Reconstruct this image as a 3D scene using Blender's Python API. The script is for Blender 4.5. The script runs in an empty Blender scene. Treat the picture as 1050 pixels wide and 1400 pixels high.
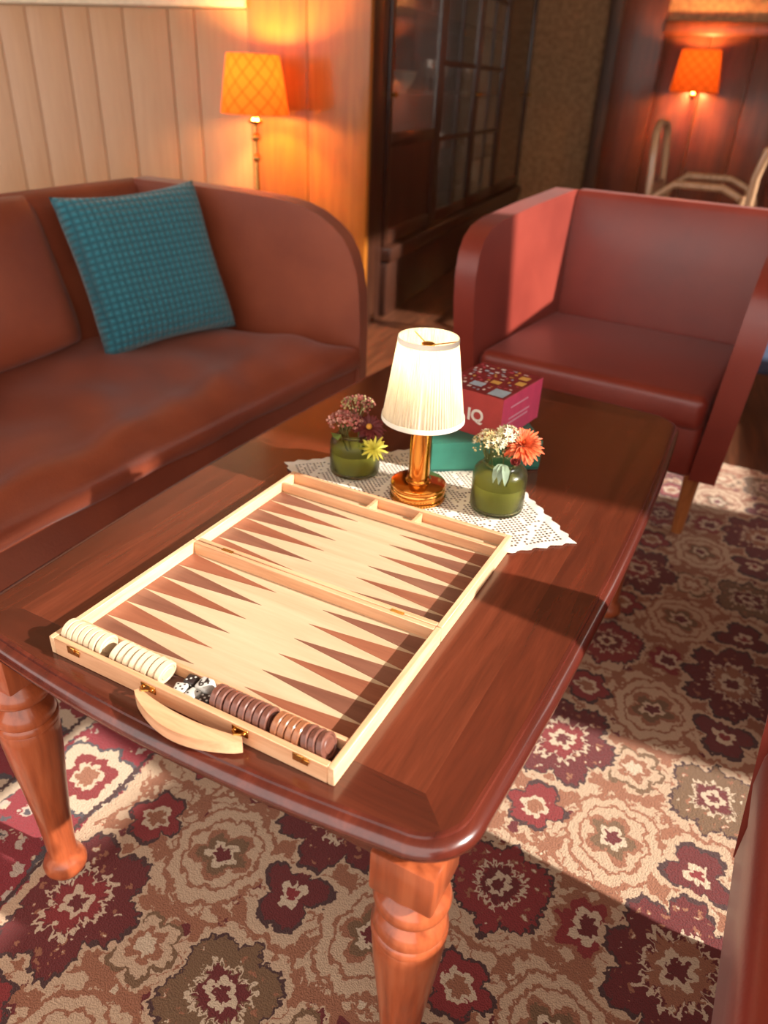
import bpy, bmesh, math, random
from mathutils import Vector, Matrix
rnd = random.Random(7)
pi = math.pi
# ------------------------------------------------------------------ camera, world, sun, exposure
scn = bpy.context.scene
COL = scn.collection
cam = bpy.data.cameras.new('camera'); camo = bpy.data.objects.new('camera', cam); COL.objects.link(camo)
cam.sensor_fit = 'VERTICAL'; cam.sensor_height = 36.0; cam.lens = 36.0*1026.3/1400.0
cam.clip_start = 0.02
CR = ((0.88094968, 0.47140365, 0.04130684), (0.26738905, -0.42386424, -0.86535669), (-0.39042381, 0.77338069, -0.49945125))
camo.matrix_world = Matrix(((CR[0][0], -CR[1][0], -CR[2][0], 0.6318), (CR[0][1], -CR[1][1], -CR[2][1], -0.4208),
                            (CR[0][2], -CR[1][2], -CR[2][2], 1.0827), (0, 0, 0, 1)))
cam.dof.use_dof = True; cam.dof.focus_distance = 0.93; cam.dof.aperture_fstop = 3.9
scn.camera = camo
w = bpy.data.worlds.new('world'); scn.world = w; w.use_nodes = True
w.node_tree.nodes['Background'].inputs['Color'].default_value = (1.0, 0.92, 0.85, 1)
w.node_tree.nodes['Background'].inputs['Strength'].default_value = 1.6
sun = bpy.data.lights.new('sun', 'SUN'); sun.energy = 6.6; sun.angle = math.radians(1.0); sun.color = (1.0, 0.94, 0.86)
suno = bpy.data.objects.new('sun', sun); COL.objects.link(suno)
SUN = Vector((0.995, 0.10, 0.54)).normalized()          # towards the sun
suno.rotation_euler = SUN.to_track_quat('Z', 'Y').to_euler(); suno.location = SUN*8
scn.view_settings.view_transform = 'Standard'; scn.view_settings.look = 'None'
scn.view_settings.gamma = 1.0; scn.view_settings.use_curve_mapping = False
scn.view_settings.exposure = 0.55

# ------------------------------------------------------------------ helpers
def lin(c):
    return tuple(((v/255)/12.92 if v/255 <= 0.04045 else ((v/255+0.055)/1.055)**2.4) for v in c)
def rgba(c): return (*lin(c), 1.0)

class NT:
    def __init__(s, name):
        s.mat = bpy.data.materials.new(name); s.mat.use_nodes = True
        s.t = s.mat.node_tree; s.b = s.t.nodes['Principled BSDF']; s.out = s.t.nodes['Material Output']
    def n(s, typ, **kw):
        nd = s.t.nodes.new(typ)
        for k, v in kw.items(): setattr(nd, k, v)
        return nd
    def put(s, sock, v):
        if v is None: return
        if isinstance(v, bpy.types.NodeSocket): s.t.links.new(v, sock)
        else: sock.default_value = v
    def m(s, op, a, b=None, c=None):
        nd = s.n('ShaderNodeMath', operation=op)
        s.put(nd.inputs[0], a); s.put(nd.inputs[1], b); s.put(nd.inputs[2], c)
        return nd.outputs[0]
    def mix(s, f, a, b, blend='MIX'):
        nd = s.n('ShaderNodeMix', data_type='RGBA', blend_type=blend)
        s.put(nd.inputs[0], f); s.put(nd.inputs[6], a); s.put(nd.inputs[7], b)
        return nd.outputs[2]
    def coord(s, scale=(1, 1, 1), rot=(0, 0, 0), loc=(0, 0, 0), out='Object'):
        tc = s.n('ShaderNodeTexCoord'); mp = s.n('ShaderNodeMapping')
        mp.inputs['Scale'].default_value = scale; mp.inputs['Rotation'].default_value = rot; mp.inputs['Location'].default_value = loc
        s.t.links.new(tc.outputs[out], mp.inputs[0]); return mp.outputs[0]
    def noise(s, vec, scale=5, detail=4, rough=0.5, dist=0):
        nd = s.n('ShaderNodeTexNoise'); s.put(nd.inputs['Vector'], vec)
        nd.inputs['Scale'].default_value = scale; nd.inputs['Detail'].default_value = detail
        nd.inputs['Roughness'].default_value = rough; nd.inputs['Distortion'].default_value = dist
        return nd.outputs['Fac']
    def ramp(s, f, stops):
        nd = s.n('ShaderNodeValToRGB'); cr = nd.color_ramp
        while len(cr.elements) < len(stops): cr.elements.new(0.5)
        for e, (p, c) in zip(cr.elements, stops): e.position = p; e.color = c
        s.put(nd.inputs[0], f); return nd.outputs[0]
    def bump(s, h, strength=0.3, dist=0.002):
        nd = s.n('ShaderNodeBump'); nd.inputs['Strength'].default_value = strength; nd.inputs['Distance'].default_value = dist
        s.put(nd.inputs['Height'], h); s.t.links.new(nd.outputs[0], s.b.inputs['Normal'])
    def p(s, **kw):
        for k, v in kw.items(): s.put(s.b.inputs[k.replace('_', ' ')], v)
        return s.mat

def wood(name, c1, c2, c3=None, axis='x', rough=0.35, coat=0.0, fine=1.0, rot=0.0, bump=0.08):
    t = NT(name)
    sc = {'x': (1.2, 16, 16), 'y': (16, 1.2, 16), 'z': (16, 16, 1.2)}[axis]
    v = t.coord(scale=tuple(k*fine for k in sc), rot=(0, 0, rot))
    n1 = t.noise(v, 3.0, 5, 0.6, 0.6); n2 = t.noise(v, 14.0, 3, 0.6, 0.2)
    f = t.m('ADD', t.m('MULTIPLY', n1, 0.75), t.m('MULTIPLY', n2, 0.25))
    col = t.ramp(f, [(0.32, rgba(c1)), (0.55, rgba(c2)), (0.72, rgba(c3 or c2))])
    t.bump(n2, bump, 0.001)
    return t.p(Base_Color=col, Roughness=rough, Coat_Weight=coat, Coat_Roughness=0.12)
def plain(name, c, rough=0.5, metal=0.0, var=0.12, scale=40, bump=0.0, **kw):
    t = NT(name); n = t.noise(t.coord(), scale, 3)
    d = tuple(max(0, int(k*(1-var))) for k in c); u = tuple(min(255, int(k*(1+var*0.6))) for k in c)
    if bump: t.bump(n, bump, 0.002)
    return t.p(Base_Color=t.ramp(n, [(0.3, rgba(d)), (0.7, rgba(u))]), Roughness=rough, Metallic=metal, **kw)
def leather(name, c1, c2, rough=0.42, sheen=0.0, coat=0.15, crease=0.25):
    t = NT(name); v = t.coord()
    n1 = t.noise(v, 4.5, 4, 0.55); n2 = t.noise(v, 160, 3, 0.6)
    vo = t.n('ShaderNodeTexVoronoi'); vo.inputs['Scale'].default_value = 260; t.put(vo.inputs['Vector'], v)
    t.bump(t.m('ADD', t.m('MULTIPLY', vo.outputs['Distance'], 0.6), n2), crease, 0.0015)
    col = t.ramp(n1, [(0.3, rgba(c1)), (0.7, rgba(c2))])
    return t.p(Base_Color=col, Roughness=t.m('ADD', t.m('MULTIPLY', n1, 0.18), rough-0.09), Sheen_Weight=sheen, Coat_Weight=coat, Coat_Roughness=0.3)

def tag(o, label=None, cat=None, group=None, kind=None):
    if label: o['label'] = label
    if cat: o['category'] = cat
    if group: o['group'] = group
    if kind: o['kind'] = kind
    return o
def empty(name, loc=(0, 0, 0), rz=0.0):
    o = bpy.data.objects.new(name, None); COL.objects.link(o); o.location = loc; o.rotation_euler = (0, 0, rz)
    o.empty_display_size = 0.05; return o
def link(name, me, mat, parent=None, loc=None, rot=None):
    o = bpy.data.objects.new(name, me); COL.objects.link(o)
    if mat is not None and not me.materials:
        for k in (mat if isinstance(mat, (list, tuple)) else [mat]): me.materials.append(k)
    if parent: o.parent = parent
    if loc is not None: o.location = loc
    if rot is not None: o.rotation_euler = rot
    return o
def fin(bm, name, smooth=False, auto=None):
    me = bpy.data.meshes.new(name); bmesh.ops.recalc_face_normals(bm, faces=bm.faces); bm.to_mesh(me); bm.free()
    if smooth:
        for p_ in me.polygons: p_.use_smooth = True
        if auto is not None: me.set_sharp_from_angle(angle=math.radians(auto))
    return me
def pyd(name, v, f, smooth=False, auto=None):
    me = bpy.data.meshes.new(name); me.from_pydata(v, [], f); me.update()
    bm = bmesh.new(); bm.from_mesh(me); bpy.data.meshes.remove(me)
    return fin(bm, name, smooth, auto)
def bx(bm, x0, x1, y0, y1, z0, z1, bevel=0.0, seg=2, M=None, mi=0):
    r = bmesh.ops.create_cube(bm, size=1)
    S = Matrix.Translation(((x0+x1)/2, (y0+y1)/2, (z0+z1)/2)) @ Matrix.Diagonal((x1-x0, y1-y0, z1-z0, 1))
    vs = r['verts']; bmesh.ops.transform(bm, matrix=S, verts=vs)
    fs = set(f for v in vs for f in v.link_faces)
    if bevel:
        es = list(set(e for v in vs for e in v.link_edges))
        rb = bmesh.ops.bevel(bm, geom=es, offset=bevel, segments=seg, affect='EDGES', profile=0.5)
        vs = list(set(v for f in rb['faces'] for v in f.verts) | set(v for v in vs if v.is_valid))
        fs = set(f for v in vs for f in v.link_faces)
    if M is not None: bmesh.ops.transform(bm, matrix=M, verts=vs)
    for f in fs: f.material_index = mi
    return vs
def boxme(name, x0, x1, y0, y1, z0, z1, bevel=0.0, seg=2):
    bm = bmesh.new(); bx(bm, x0, x1, y0, y1, z0, z1, bevel, seg); return fin(bm, name, bool(bevel), 40)
def box(name, b, mat, parent=None, bevel=0.0, seg=2, loc=None, rot=None):
    return link(name, boxme(name, *b, bevel, seg), mat, parent, loc, rot)
def lathe_data(prof, seg=32, wob=None):
    v = []; f = []
    for (r, z) in prof:
        for i in range(seg):
            a = 2*pi*i/seg; rr = r if wob is None else r*wob(a, z)
            v.append((rr*math.cos(a), rr*math.sin(a), z))
    for j in range(len(prof)-1):
        for i in range(seg):
            k = (i+1) % seg; f.append((j*seg+i, j*seg+k, (j+1)*seg+k, (j+1)*seg+i))
    return v, f
def lathe(name, prof, mat, parent=None, seg=32, loc=None, rot=None, cap=True, wob=None, auto=45):
    v, f = lathe_data(prof, seg, wob)
    if cap:
        if prof[0][0] > 1e-5: f.append(tuple(range(seg))[::-1])
        if prof[-1][0] > 1e-5: f.append(tuple((len(prof)-1)*seg+i for i in range(seg)))
    me = bpy.data.meshes.new(name); me.from_pydata(v, [], f); me.update()
    bm = bmesh.new(); bm.from_mesh(me); bpy.data.meshes.remove(me)
    bmesh.ops.remove_doubles(bm, verts=bm.verts, dist=1e-6)
    return link(name, fin(bm, name, True, auto), mat, parent, loc, rot)
def tube_data(pts, rad, seg=10, close=False):
    pts = [Vector(p_) for p_ in pts]; n = len(pts); v = []; f = []
    up = Vector((0, 0, 1)); prev = None
    for i, p_ in enumerate(pts):
        a = pts[(i-1) % n] if (close or i > 0) else pts[i]; b = pts[(i+1) % n] if (close or i < n-1) else pts[i]
        d = (b-a).normalized()
        if prev is None:
            s = d.cross(up)
            if s.length < 1e-3: s = d.cross(Vector((1, 0, 0)))
        else: s = prev - d*prev.dot(d)
        s.normalize(); prev = s; q = d.cross(s)
        r = rad[i] if isinstance(rad, (list, tuple)) else rad
        for k in range(seg):
            a_ = 2*pi*k/seg; v.append(tuple(p_ + (s*math.cos(a_)+q*math.sin(a_))*r))
    for i in range(n if close else n-1):
        j = (i+1) % n
        for k in range(seg):
            l = (k+1) % seg; f.append((i*seg+k, i*seg+l, j*seg+l, j*seg+k))
    if not close: f.append(tuple(range(seg))); f.append(tuple((n-1)*seg+k for k in range(seg)))
    return v, f
def tube(name, pts, rad, mat, parent=None, seg=10, close=False, loc=None):
    v, f = tube_data(pts, rad, seg, close); return link(name, pyd(name, v, f, True, 60), mat, parent, loc)
def prism(name, poly, z0, z1, mat, parent=None, bevel=0.0, seg=2, loc=None, rot=None, M=None):
    bm = bmesh.new(); a = [bm.verts.new((x, y, z0)) for x, y in poly]; b = [bm.verts.new((x, y, z1)) for x, y in poly]
    n = len(poly); bm.faces.new(a[::-1]); bm.faces.new(b)
    for i in range(n): bm.faces.new((a[i], a[(i+1) % n], b[(i+1) % n], b[i]))
    if bevel:
        es = [e for e in bm.edges if (len(e.link_faces) == 2 and e.calc_face_angle(0) > 0.6)]
        bmesh.ops.bevel(bm, geom=es, offset=bevel, segments=seg, affect='EDGES', profile=0.5)
    if M is not None: bmesh.ops.transform(bm, matrix=M, verts=bm.verts)
    return link(name, fin(bm, name, True, 40), mat, parent, loc, rot)
def text_mesh(name, s, size, mat, parent, M, bold=0.0, depth=0.0002):
    cu = bpy.data.curves.new('t', 'FONT'); cu.body = s; cu.size = 1.0; cu.extrude = depth/size; cu.offset = bold/size
    cu.align_x = 'CENTER'; cu.align_y = 'CENTER'
    o = bpy.data.objects.new('t', cu); COL.objects.link(o)
    me = bpy.data.meshes.new_from_object(o); COL.objects.unlink(o); bpy.data.objects.remove(o); me.name = name
    me.transform(M @ Matrix.Scale(size, 4)); me.materials.clear()
    return link(name, me, mat, parent)

# ------------------------------------------------------------------ materials
M_table = wood('table_walnut', (72, 31, 20), (92, 40, 25), (106, 48, 30), 'y', 0.24, 0.6)
M_field = wood('table_field', (84, 38, 24), (100, 46, 29), (112, 54, 35), 'y', 0.26, 0.55, 1.6, rot=0.6)
M_tablex = wood('table_walnut_cross', (62, 26, 17), (80, 34, 22), (94, 42, 27), 'x', 0.24, 0.6)
M_edge = wood('table_edge', (62, 23, 17), (86, 34, 24), (106, 46, 32), 'y', 0.25, 0.7, 0.6)
M_leg = wood('leg_wood', (110, 48, 26), (166, 82, 46), (186, 100, 60), 'z', 0.3, 0.5, 0.6)
M_beech = wood('beech', (196, 140, 100), (222, 170, 128), (234, 188, 146), 'x', 0.45, 0.1, 1.4)
M_beechy = wood('beech_y', (206, 158, 116), (230, 190, 148), (240, 204, 164), 'y', 0.45, 0.1, 1.4)
M_panel = wood('cream_veneer', (186, 158, 124), (200, 174, 140), (208, 184, 150), 'x', 0.4, 0.1, 0.9)
M_pt1 = wood('brown_veneer', (124, 70, 50), (144, 86, 62), (154, 96, 70), 'x', 0.42, 0.1, 1.2)
M_pt2 = wood('dark_veneer', (108, 66, 50), (128, 82, 64), (136, 92, 72), 'x', 0.42, 0.1, 1.2)
M_brass = plain('brass', (214, 160, 84), 0.2, 1.0, 0.05)
M_gold = plain('polished_gold', (226, 158, 78), 0.12, 1.0, 0.04)
M_ivory = plain('ivory_checker', (214, 192, 158), 0.4, 0, 0.06)
M_choc = wood('brown_checker', (84, 48, 38), (120, 74, 60), (136, 90, 76), 'y', 0.38, 0.2, 2.0)
M_tan = wood('tan_checker', (120, 72, 46), (158, 100, 66), (170, 112, 78), 'y', 0.38, 0.2, 2.0)
M_white = plain('white_plastic', (206, 202, 192), 0.3, 0, 0.02)
M_black = plain('black_plastic', (50, 40, 38), 0.3, 0, 0.1)
M_sofa = leather('sofa_leather', (128, 56, 32), (156, 76, 46), 0.44, 0.12, 0.3, 0.3)
M_chair = leather('chair_leather', (122, 40, 28), (144, 53, 37), 0.38, 0.1, 0.3, 0.2)
M_cleg = wood('chair_leg_wood', (150, 84, 44), (188, 116, 64), None, 'z', 0.4, 0.2)
M_stem = plain('stem_green', (96, 104, 56), 0.6)
M_leaf = plain('leaf_green', (110, 128, 60), 0.5)

# ------------------------------------------------------------------ room shell (room axes turned against the table)
RA = math.radians(7.4)
room_x = Vector((math.cos(RA), math.sin(RA), 0)); room_y = Vector((-math.sin(RA), math.cos(RA), 0))
def RM(): return (0, 0, RA)
M_plaster = plain('plaster', (214, 190, 160), 0.85, 0, 0.05, 8)
M_plank = wood('pale_plank', (180, 134, 94), (188, 143, 102), (194, 150, 110), 'z', 0.5, 0.1, 0.8, bump=0.03)
M_orange = wood('orange_panel_wood', (150, 84, 22), (174, 102, 30), (184, 114, 38), 'z', 0.4, 0.3, 0.4)
M_dark = wood('dark_cabinet_wood', (40, 20, 12), (62, 32, 20), (76, 42, 26), 'z', 0.35, 0.3, 0.4)
M_red = wood('red_brown_panel', (96, 48, 28), (122, 64, 36), (134, 74, 44), 'z', 0.4, 0.2, 0.3)
t = NT('floor_wood'); v = t.coord(scale=(1, 1, 1), rot=(0, 0, -RA))
n1 = t.noise(t.coord(scale=(14, 1.2, 1), rot=(0, 0, -RA)), 3, 4)
M_floor = t.p(Base_Color=t.ramp(n1, [(0.3, rgba((66, 36, 22))), (0.7, rgba((106, 62, 40)))]), Roughness=0.4, Coat_Weight=0.2)
t = NT('mottled_wallpaper'); n1 = t.noise(t.coord(), 26, 5, 0.7)
M_paper = t.p(Base_Color=t.ramp(n1, [(0.35, rgba((140, 106, 72))), (0.65, rgba((182, 144, 104)))]), Roughness=0.8)
M_paper2 = plain('pale_wallpaper', (206, 158, 116), 0.8, 0, 0.15, 30)

fl = box('floor', (-6, 4.5, -3.2, 9, -0.05, 0.0), M_floor, rot=RM()); tag(fl, kind='structure')
M_board_fl = M_floor
ce = box('ceiling', (-6, 3.0, -1.2, 7.0, 2.6, 2.7), plain('ceiling_cream', (190, 160, 128), 0.9, 0, 0.05), rot=RM()); tag(ce, kind='structure')
# plank wall behind the sofa (own coordinates in room axes: x along, y depth)
W1 = 2.97
wl = box('wall_left', (-5.2, -0.86, W1+0.022, W1+0.20, 0, 2.6), M_plaster, rot=RM()); tag(wl, kind='structure')
edges = [-3.2, -3.02, -2.80, -2.621, -2.40, -2.246, -2.053, -1.805, -1.665, -1.39]
for a, b in zip(edges[:-1], edges[1:]):
    box('plank', (a+0.003, b-0.003, W1, W1+0.03, 0, 1.32), M_plank, wl, 0.003)
box('rail', (-3.2, -1.39, W1-0.03, W1+0.03, 1.325, 1.385), plain('rail_cream', (226, 206, 176), 0.6, 0, 0.05), wl, 0.006)
box('wood_panel', (-1.39, -1.10, W1-0.012, W1+0.03, 0, 2.6), M_orange, wl, 0.004)
box('wood_panel', (-1.098, -0.805, W1-0.012, W1+0.03, 0, 2.6), M_orange, wl, 0.004)
box('end_post', (-0.86, -0.805, W1+0.02, W1+0.215, 0, 2.6), M_dark, wl, 0.004)
box('baseboard_left', (-3.2, -1.39, W1-0.016, W1, 0, 0.12), M_dark, wl, 0.003)
# glazed cabinet running away along the room
CX = -0.80
W2 = 6.42
cab = empty('glazed_cabinet', tuple(room_x*CX + room_y*3.2), RA)
tag(cab, 'long dark wooden cabinet with glazed doors running along the wall behind the lamp', 'cabinet')
L = W2-3.2
box('back_panel', (-0.45, -0.42, 0, L, 0, 2.5), M_dark, cab)
box('body', (-0.45, -0.02, -0.03, 0.0, 0, 2.5), M_dark, cab, 0.003)
box('plinth', (-0.45, 0.02, 0, L-0.005, 0, 0.27), M_dark, cab, 0.006)
box('plinth_ledge', (-0.45, 0.04, 0, L-0.005, 0.27, 0.345), M_dark, cab, 0.012)
box('cornice', (-0.45, 0.02, 0, L-0.005, 2.38, 2.5), M_dark, cab, 0.01)
for z in (0.62, 1.0, 1.38, 1.76): box('shelf', (-0.42, -0.04, 0, L-0.005, z, z+0.02), M_dark, cab)
t = NT('cabinet_glass')
M_glass = t.p(Base_Color=(0.9, 0.86, 0.8, 1), Roughness=0.03, Transmission_Weight=0.92, IOR=1.5)
M_gloss = wood('polished_dark_wood', (44, 22, 14), (66, 34, 22), (78, 42, 28), 'z', 0.1, 0.9, 0.4, bump=0.02)
ys = [0.0, 0.80, 1.58, 2.30, L-0.01]
for k in range(4):
    a, b = ys[k], ys[k+1]
    d = empty('door', (0, 0, 0)); d.parent = cab
    s = 0.055
    me = bmesh.new()
    bx(me, -0.025, 0.0, a+0.004, a+s, 0.35, 2.37, 0.004); bx(me, -0.025, 0.0, b-s, b-0.004, 0.35, 2.37, 0.004)
    bx(me, -0.025, 0.0, a+s, b-s, 0.35, 0.42, 0.004); bx(me, -0.025, 0.0, a+s, b-s, 2.30, 2.37, 0.004)
    if k in (1, 2):
        bx(me, -0.022, -0.004, (a+b)/2-0.012, (a+b)/2+0.012, 0.42, 2.30)
        for z in (0.8, 1.17, 1.55): bx(me, -0.022, -0.004, a+s, b-s, z-0.012, z+0.012)
    link('door_frame', fin(me, 'door_frame', True, 40), M_dark, d)
    if k == 0:
        box('door_panel', (-0.020, -0.008, a+s, b-s, 0.42, 0.80), M_dark, d); box('door_rail', (-0.025, 0.0, a+s, b-s, 0.80, 0.86), M_dark, d, 0.004)
    box('pane', (-0.016, -0.010, a+s, b-s, 0.86 if k == 0 else 0.42, 2.30), M_gloss if k == 3 else M_glass, d)
    lathe('knob', [(0, 0), (0.006, 0), (0.006, 0.012), (0.014, 0.018), (0.014, 0.026), (0, 0.032)], M_brass, d, 12, loc=(0, b-0.03 if k % 2 else a+0.03, 1.02), rot=(0, pi/2, 0))
# far wall with paper, post, panelling
wb = box('wall_back', (-1.4, 3.2, W2+0.03, W2+0.2, 0, 2.6), M_plaster, rot=RM()); tag(wb, kind='structure')
box('wallpaper', (-0.80, -0.25, W2, W2+0.03, 0, 2.6), M_paper, wb)
box('post', (-0.25, -0.15, W2-0.05, W2+0.03, 0, 2.6), wood('grey_brown_post', (62, 42, 30), (86, 60, 44), None, 'z', 0.5), wb, 0.006)
px = [-0.15, 0.18, 0.50, 0.82, 1.14, 1.46, 1.8]
for a, b in zip(px[:-1], px[1:]): box('panel', (a+0.003, b-0.003, W2-0.015, W2+0.03, 0, 1.45), M_red, wb, 0.004)
box('wide_post', (-0.15, 0.17, W2-0.035, W2-0.005, 0, 2.6), M_red, wb, 0.005)
box('rail', (0.16, 1.8, W2-0.05, W2+0.03, 1.45, 1.54), M_red, wb, 0.01)
box('wallpaper', (0.16, 1.8, W2, W2+0.03, 1.54, 2.6), M_paper2, wb)
# added unseen right wall with two windows, openings shaped to place the sun patches
RWX = 2.55
wr = empty('unseen_wall_right', (0, 0, 0), RA); tag(wr, kind='structure')
sun_bands = [(-1.1, 0.62), (1.62, 3.3)]    # openings along the wall, chosen for which strips get sun
zlo = 0.85; tops = (2.02, 2.30)
prev = -1.6
M_wr = M_plaster
for i, (a, b) in enumerate(sun_bands + [(6.45, 6.45)]):
    if a-0.0001 > prev: box('sun_shaping_pier', (RWX, RWX+0.12, prev, a, 0, 2.6), M_wr, wr)
    prev = b
for i, (a, b) in enumerate(sun_bands):
    zhi = tops[i]
    box('wall_below_window', (RWX, RWX+0.12, a, b, 0, zlo), M_wr, wr); box('wall_above_window', (RWX, RWX+0.12, a, b, zhi, 2.6), M_wr, wr)
    wn = empty('window_%d' % (i+1), (0, 0, 0), RA); tag(wn, kind='structure')
    fm = bmesh.new()
    bx(fm, RWX+0.03, RWX+0.08, a, a+0.04, zlo, zhi); bx(fm, RWX+0.03, RWX+0.08, b-0.04, b, zlo, zhi)
    bx(fm, RWX+0.03, RWX+0.08, a+0.04, b-0.04, zlo, zlo+0.04); bx(fm, RWX+0.03, RWX+0.08, a+0.04, b-0.04, zhi-0.04, zhi)
    link('window_frame', fin(fm, 'window_frame'), plain('window_white', (220, 214, 200), 0.5, 0, 0.02), wn)

# ------------------------------------------------------------------ rug
def rug_material():
    t = NT('persian_rug')
    tc = t.n('ShaderNodeTexCoord'); sep = t.n('ShaderNodeSeparateXYZ')
    nz = t.n('ShaderNodeTexNoise'); nz.inputs['Scale'].default_value = 110; nz.inputs['Detail'].default_value = 3
    t.t.links.new(tc.outputs['Object'], nz.inputs['Vector'])
    nz2 = t.n('ShaderNodeTexNoise'); nz2.inputs['Scale'].default_value = 9; nz2.inputs['Detail'].default_value = 2
    t.t.links.new(tc.outputs['Object'], nz2.inputs['Vector'])
    def off(nd, k):
        sub = t.n('ShaderNodeVectorMath', operation='SUBTRACT'); t.put(sub.inputs[0], nd.outputs['Color']); sub.inputs[1].default_value = (0.5, 0.5, 0.5)
        sc = t.n('ShaderNodeVectorMath', operation='SCALE'); t.put(sc.inputs[0], sub.outputs[0]); sc.inputs['Scale'].default_value = k
        return sc.outputs[0]
    ad = t.n('ShaderNodeVectorMath', operation='ADD'); t.put(ad.inputs[0], tc.outputs['Object']); t.put(ad.inputs[1], off(nz, 0.020))
    ad2 = t.n('ShaderNodeVectorMath', operation='ADD'); t.put(ad2.inputs[0], ad.outputs[0]); t.put(ad2.inputs[1], off(nz2, 0.035))
    P = ad2.outputs[0]; t.t.links.new(P, sep.inputs[0]); X, Y = sep.outputs[0], sep.outputs[1]
    m = t.m
    PX, PY = 0.27, 0.34
    U = m('PINGPONG', m('ADD', X, 20*PX+0.05), PX); V = m('PINGPONG', m('ADD', Y, 20*PY+0.02), PY)
    CREAM = rgba((212, 180, 148)); RUST = rgba((166, 108, 78)); MAROON = rgba((112, 34, 34)); DARK = rgba((76, 46, 44))
    OLIVE = rgba((128, 96, 66)); RED = rgba((146, 44, 44)); PALE = rgba((222, 198, 168)); SLATE = rgba((86, 80, 84))
    def fl(cu, cv, R, n, amp, ph=0.0, sx=1.0, sy=1.0, u=U, v=V, rot=0.0):
        dx = m('MULTIPLY', m('SUBTRACT', u, cu), sx); dy = m('MULTIPLY', m('SUBTRACT', v, cv), sy)
        r = m('SQRT', m('ADD', m('MULTIPLY', dx, dx), m('MULTIPLY', dy, dy)))
        th = m('ARCTAN2', dy, dx)
        sc = m('ABSOLUTE', m('COSINE', m('ADD', m('MULTIPLY', th, n/2), ph)))
        rad = m('MULTIPLY_ADD', sc, R*amp, R)
        return m('DIVIDE', r, rad)
    col = CREAM
    def lay(cond, c):
        nonlocal col
        col = t.mix(cond, col, c)
    def band(q, lo, hi):
        return m('MULTIPLY', m('GREATER_THAN', q, lo), m('LESS_THAN', q, hi))
    nzc = t.noise(P, 11, 1, 0.4); fr = m('FRACT', m('MULTIPLY', nzc, 9.0))
    lay(m('LESS_THAN', m('ABSOLUTE', m('SUBTRACT', fr, 0.5)), 0.075), RUST)
    # trailing vines: leafy rings round several centres
    for cu, cv, R, wd, n in ((0.135, 0.17, 0.105, 0.030, 10), (0.0, 0.17, 0.072, 0.040, 8), (0.27, 0.17, 0.078, 0.040, 8), (0.135, 0.0, 0.066, 0.05, 8), (0.135, 0.34, 0.072, 0.05, 8), (0.0, 0.0, 0.128, 0.03, 14), (0.27, 0.34, 0.13, 0.03, 14)):
        q = fl(cu, cv, R, 6, 0.10)
        th = m('ARCTAN2', m('SUBTRACT', V, cv), m('SUBTRACT', U, cu))
        ww = m('MULTIPLY_ADD', m('POWER', m('ABSOLUTE', m('COSINE', m('MULTIPLY', th, n/2))), 6.0), wd*2.6, wd)
        lay(m('LESS_THAN', m('ABSOLUTE', m('SUBTRACT', q, 1.0)), ww), RUST)
    vo = t.n('ShaderNodeTexVoronoi'); vo.inputs['Scale'].default_value = 30; t.put(vo.inputs['Vector'], P)
    vs = t.n('ShaderNodeSeparateColor'); t.put(vs.inputs[0], vo.outputs['Color'])
    bud = m('LESS_THAN', vo.outputs['Distance'], 0.33)
    lay(m('MULTIPLY', bud, m('GREATER_THAN', vs.outputs[0], 0.62)), RUST)
    lay(m('MULTIPLY', bud, m('GREATER_THAN', vs.outputs[1], 0.80)), MAROON)
    lay(m('MULTIPLY', m('LESS_THAN', vo.outputs['Distance'], 0.15), m('GREATER_THAN', vs.outputs[0], 0.5)), PALE)
    vo2 = t.n('ShaderNodeTexVoronoi'); vo2.inputs['Scale'].default_value = 62; t.put(vo2.inputs['Vector'], P)
    vd = t.n('ShaderNodeSeparateColor'); t.put(vd.inputs[0], vo2.outputs['Color'])
    speck = m('LESS_THAN', vo2.outputs['Distance'], 0.32)
    def medal(cu, cv, R, n, amp, cols, ph=0.0, sx=1.0, sy=1.0):
        q = fl(cu, cv, R, n, amp, ph, sx, sy)
        for lim, c in cols: lay(m('LESS_THAN', q, lim), c)
        return q
    medal(0.135, 0.17, 0.060, 8, 0.12, [(1.22, RUST), (1.13, CREAM), (0.90, RUST), (0.82, CREAM)], 0.3, 1.0, 0.85)
    medal(0.135, 0.17, 0.030, 5, 0.7, [(1.0, RUST), (0.78, OLIVE), (0.5, PALE), (0.3, MAROON)], 0.3)
    medal(0.0, 0.17, 0.030, 5, 0.6, [(1.15, DARK), (1.0, RED), (0.55, PALE), (0.35, RUST)], 0.2)
    medal(0.27, 0.17, 0.030, 4, 1.0, [(1.3, CREAM), (1.08, DARK), (0.92, MAROON), (0.4, PALE), (0.2, RED)], pi/4)
    medal(0.135, 0.0, 0.032, 6, 0.5, [(1.15, OLIVE), (0.95, CREAM), (0.62, RUST), (0.35, PALE)], 0.0)
    medal(0.135, 0.34, 0.034, 6, 0.5, [(1.15, RUST), (0.95, RED), (0.6, PALE), (0.35, MAROON)], 0.5)
    for cu, cv, R, n, ph, A, B in ((0.0, 0.0, 0.072, 6, 0.0, MAROON, RED), (0.27, 0.34, 0.078, 8, 0.3, MAROON, RUST), (0.0, 0.34, 0.056, 4, pi/4, RED, MAROON), (0.27, 0.0, 0.058, 5, 0.0, OLIVE, MAROON)):
        q0 = fl(cu, cv, R, n, 0.40, ph, 1.0, 0.9)
        th = m('ARCTAN2', m('SUBTRACT', V, cv), m('SUBTRACT', U, cu))
        q = m('MULTIPLY_ADD', m('SINE', m('MULTIPLY', th, 34)), 0.035, q0)
        lay(m('LESS_THAN', q, 1.13), CREAM); lay(m('LESS_THAN', q, 1.04), DARK); lay(m('LESS_THAN', q, 0.97), A)
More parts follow.
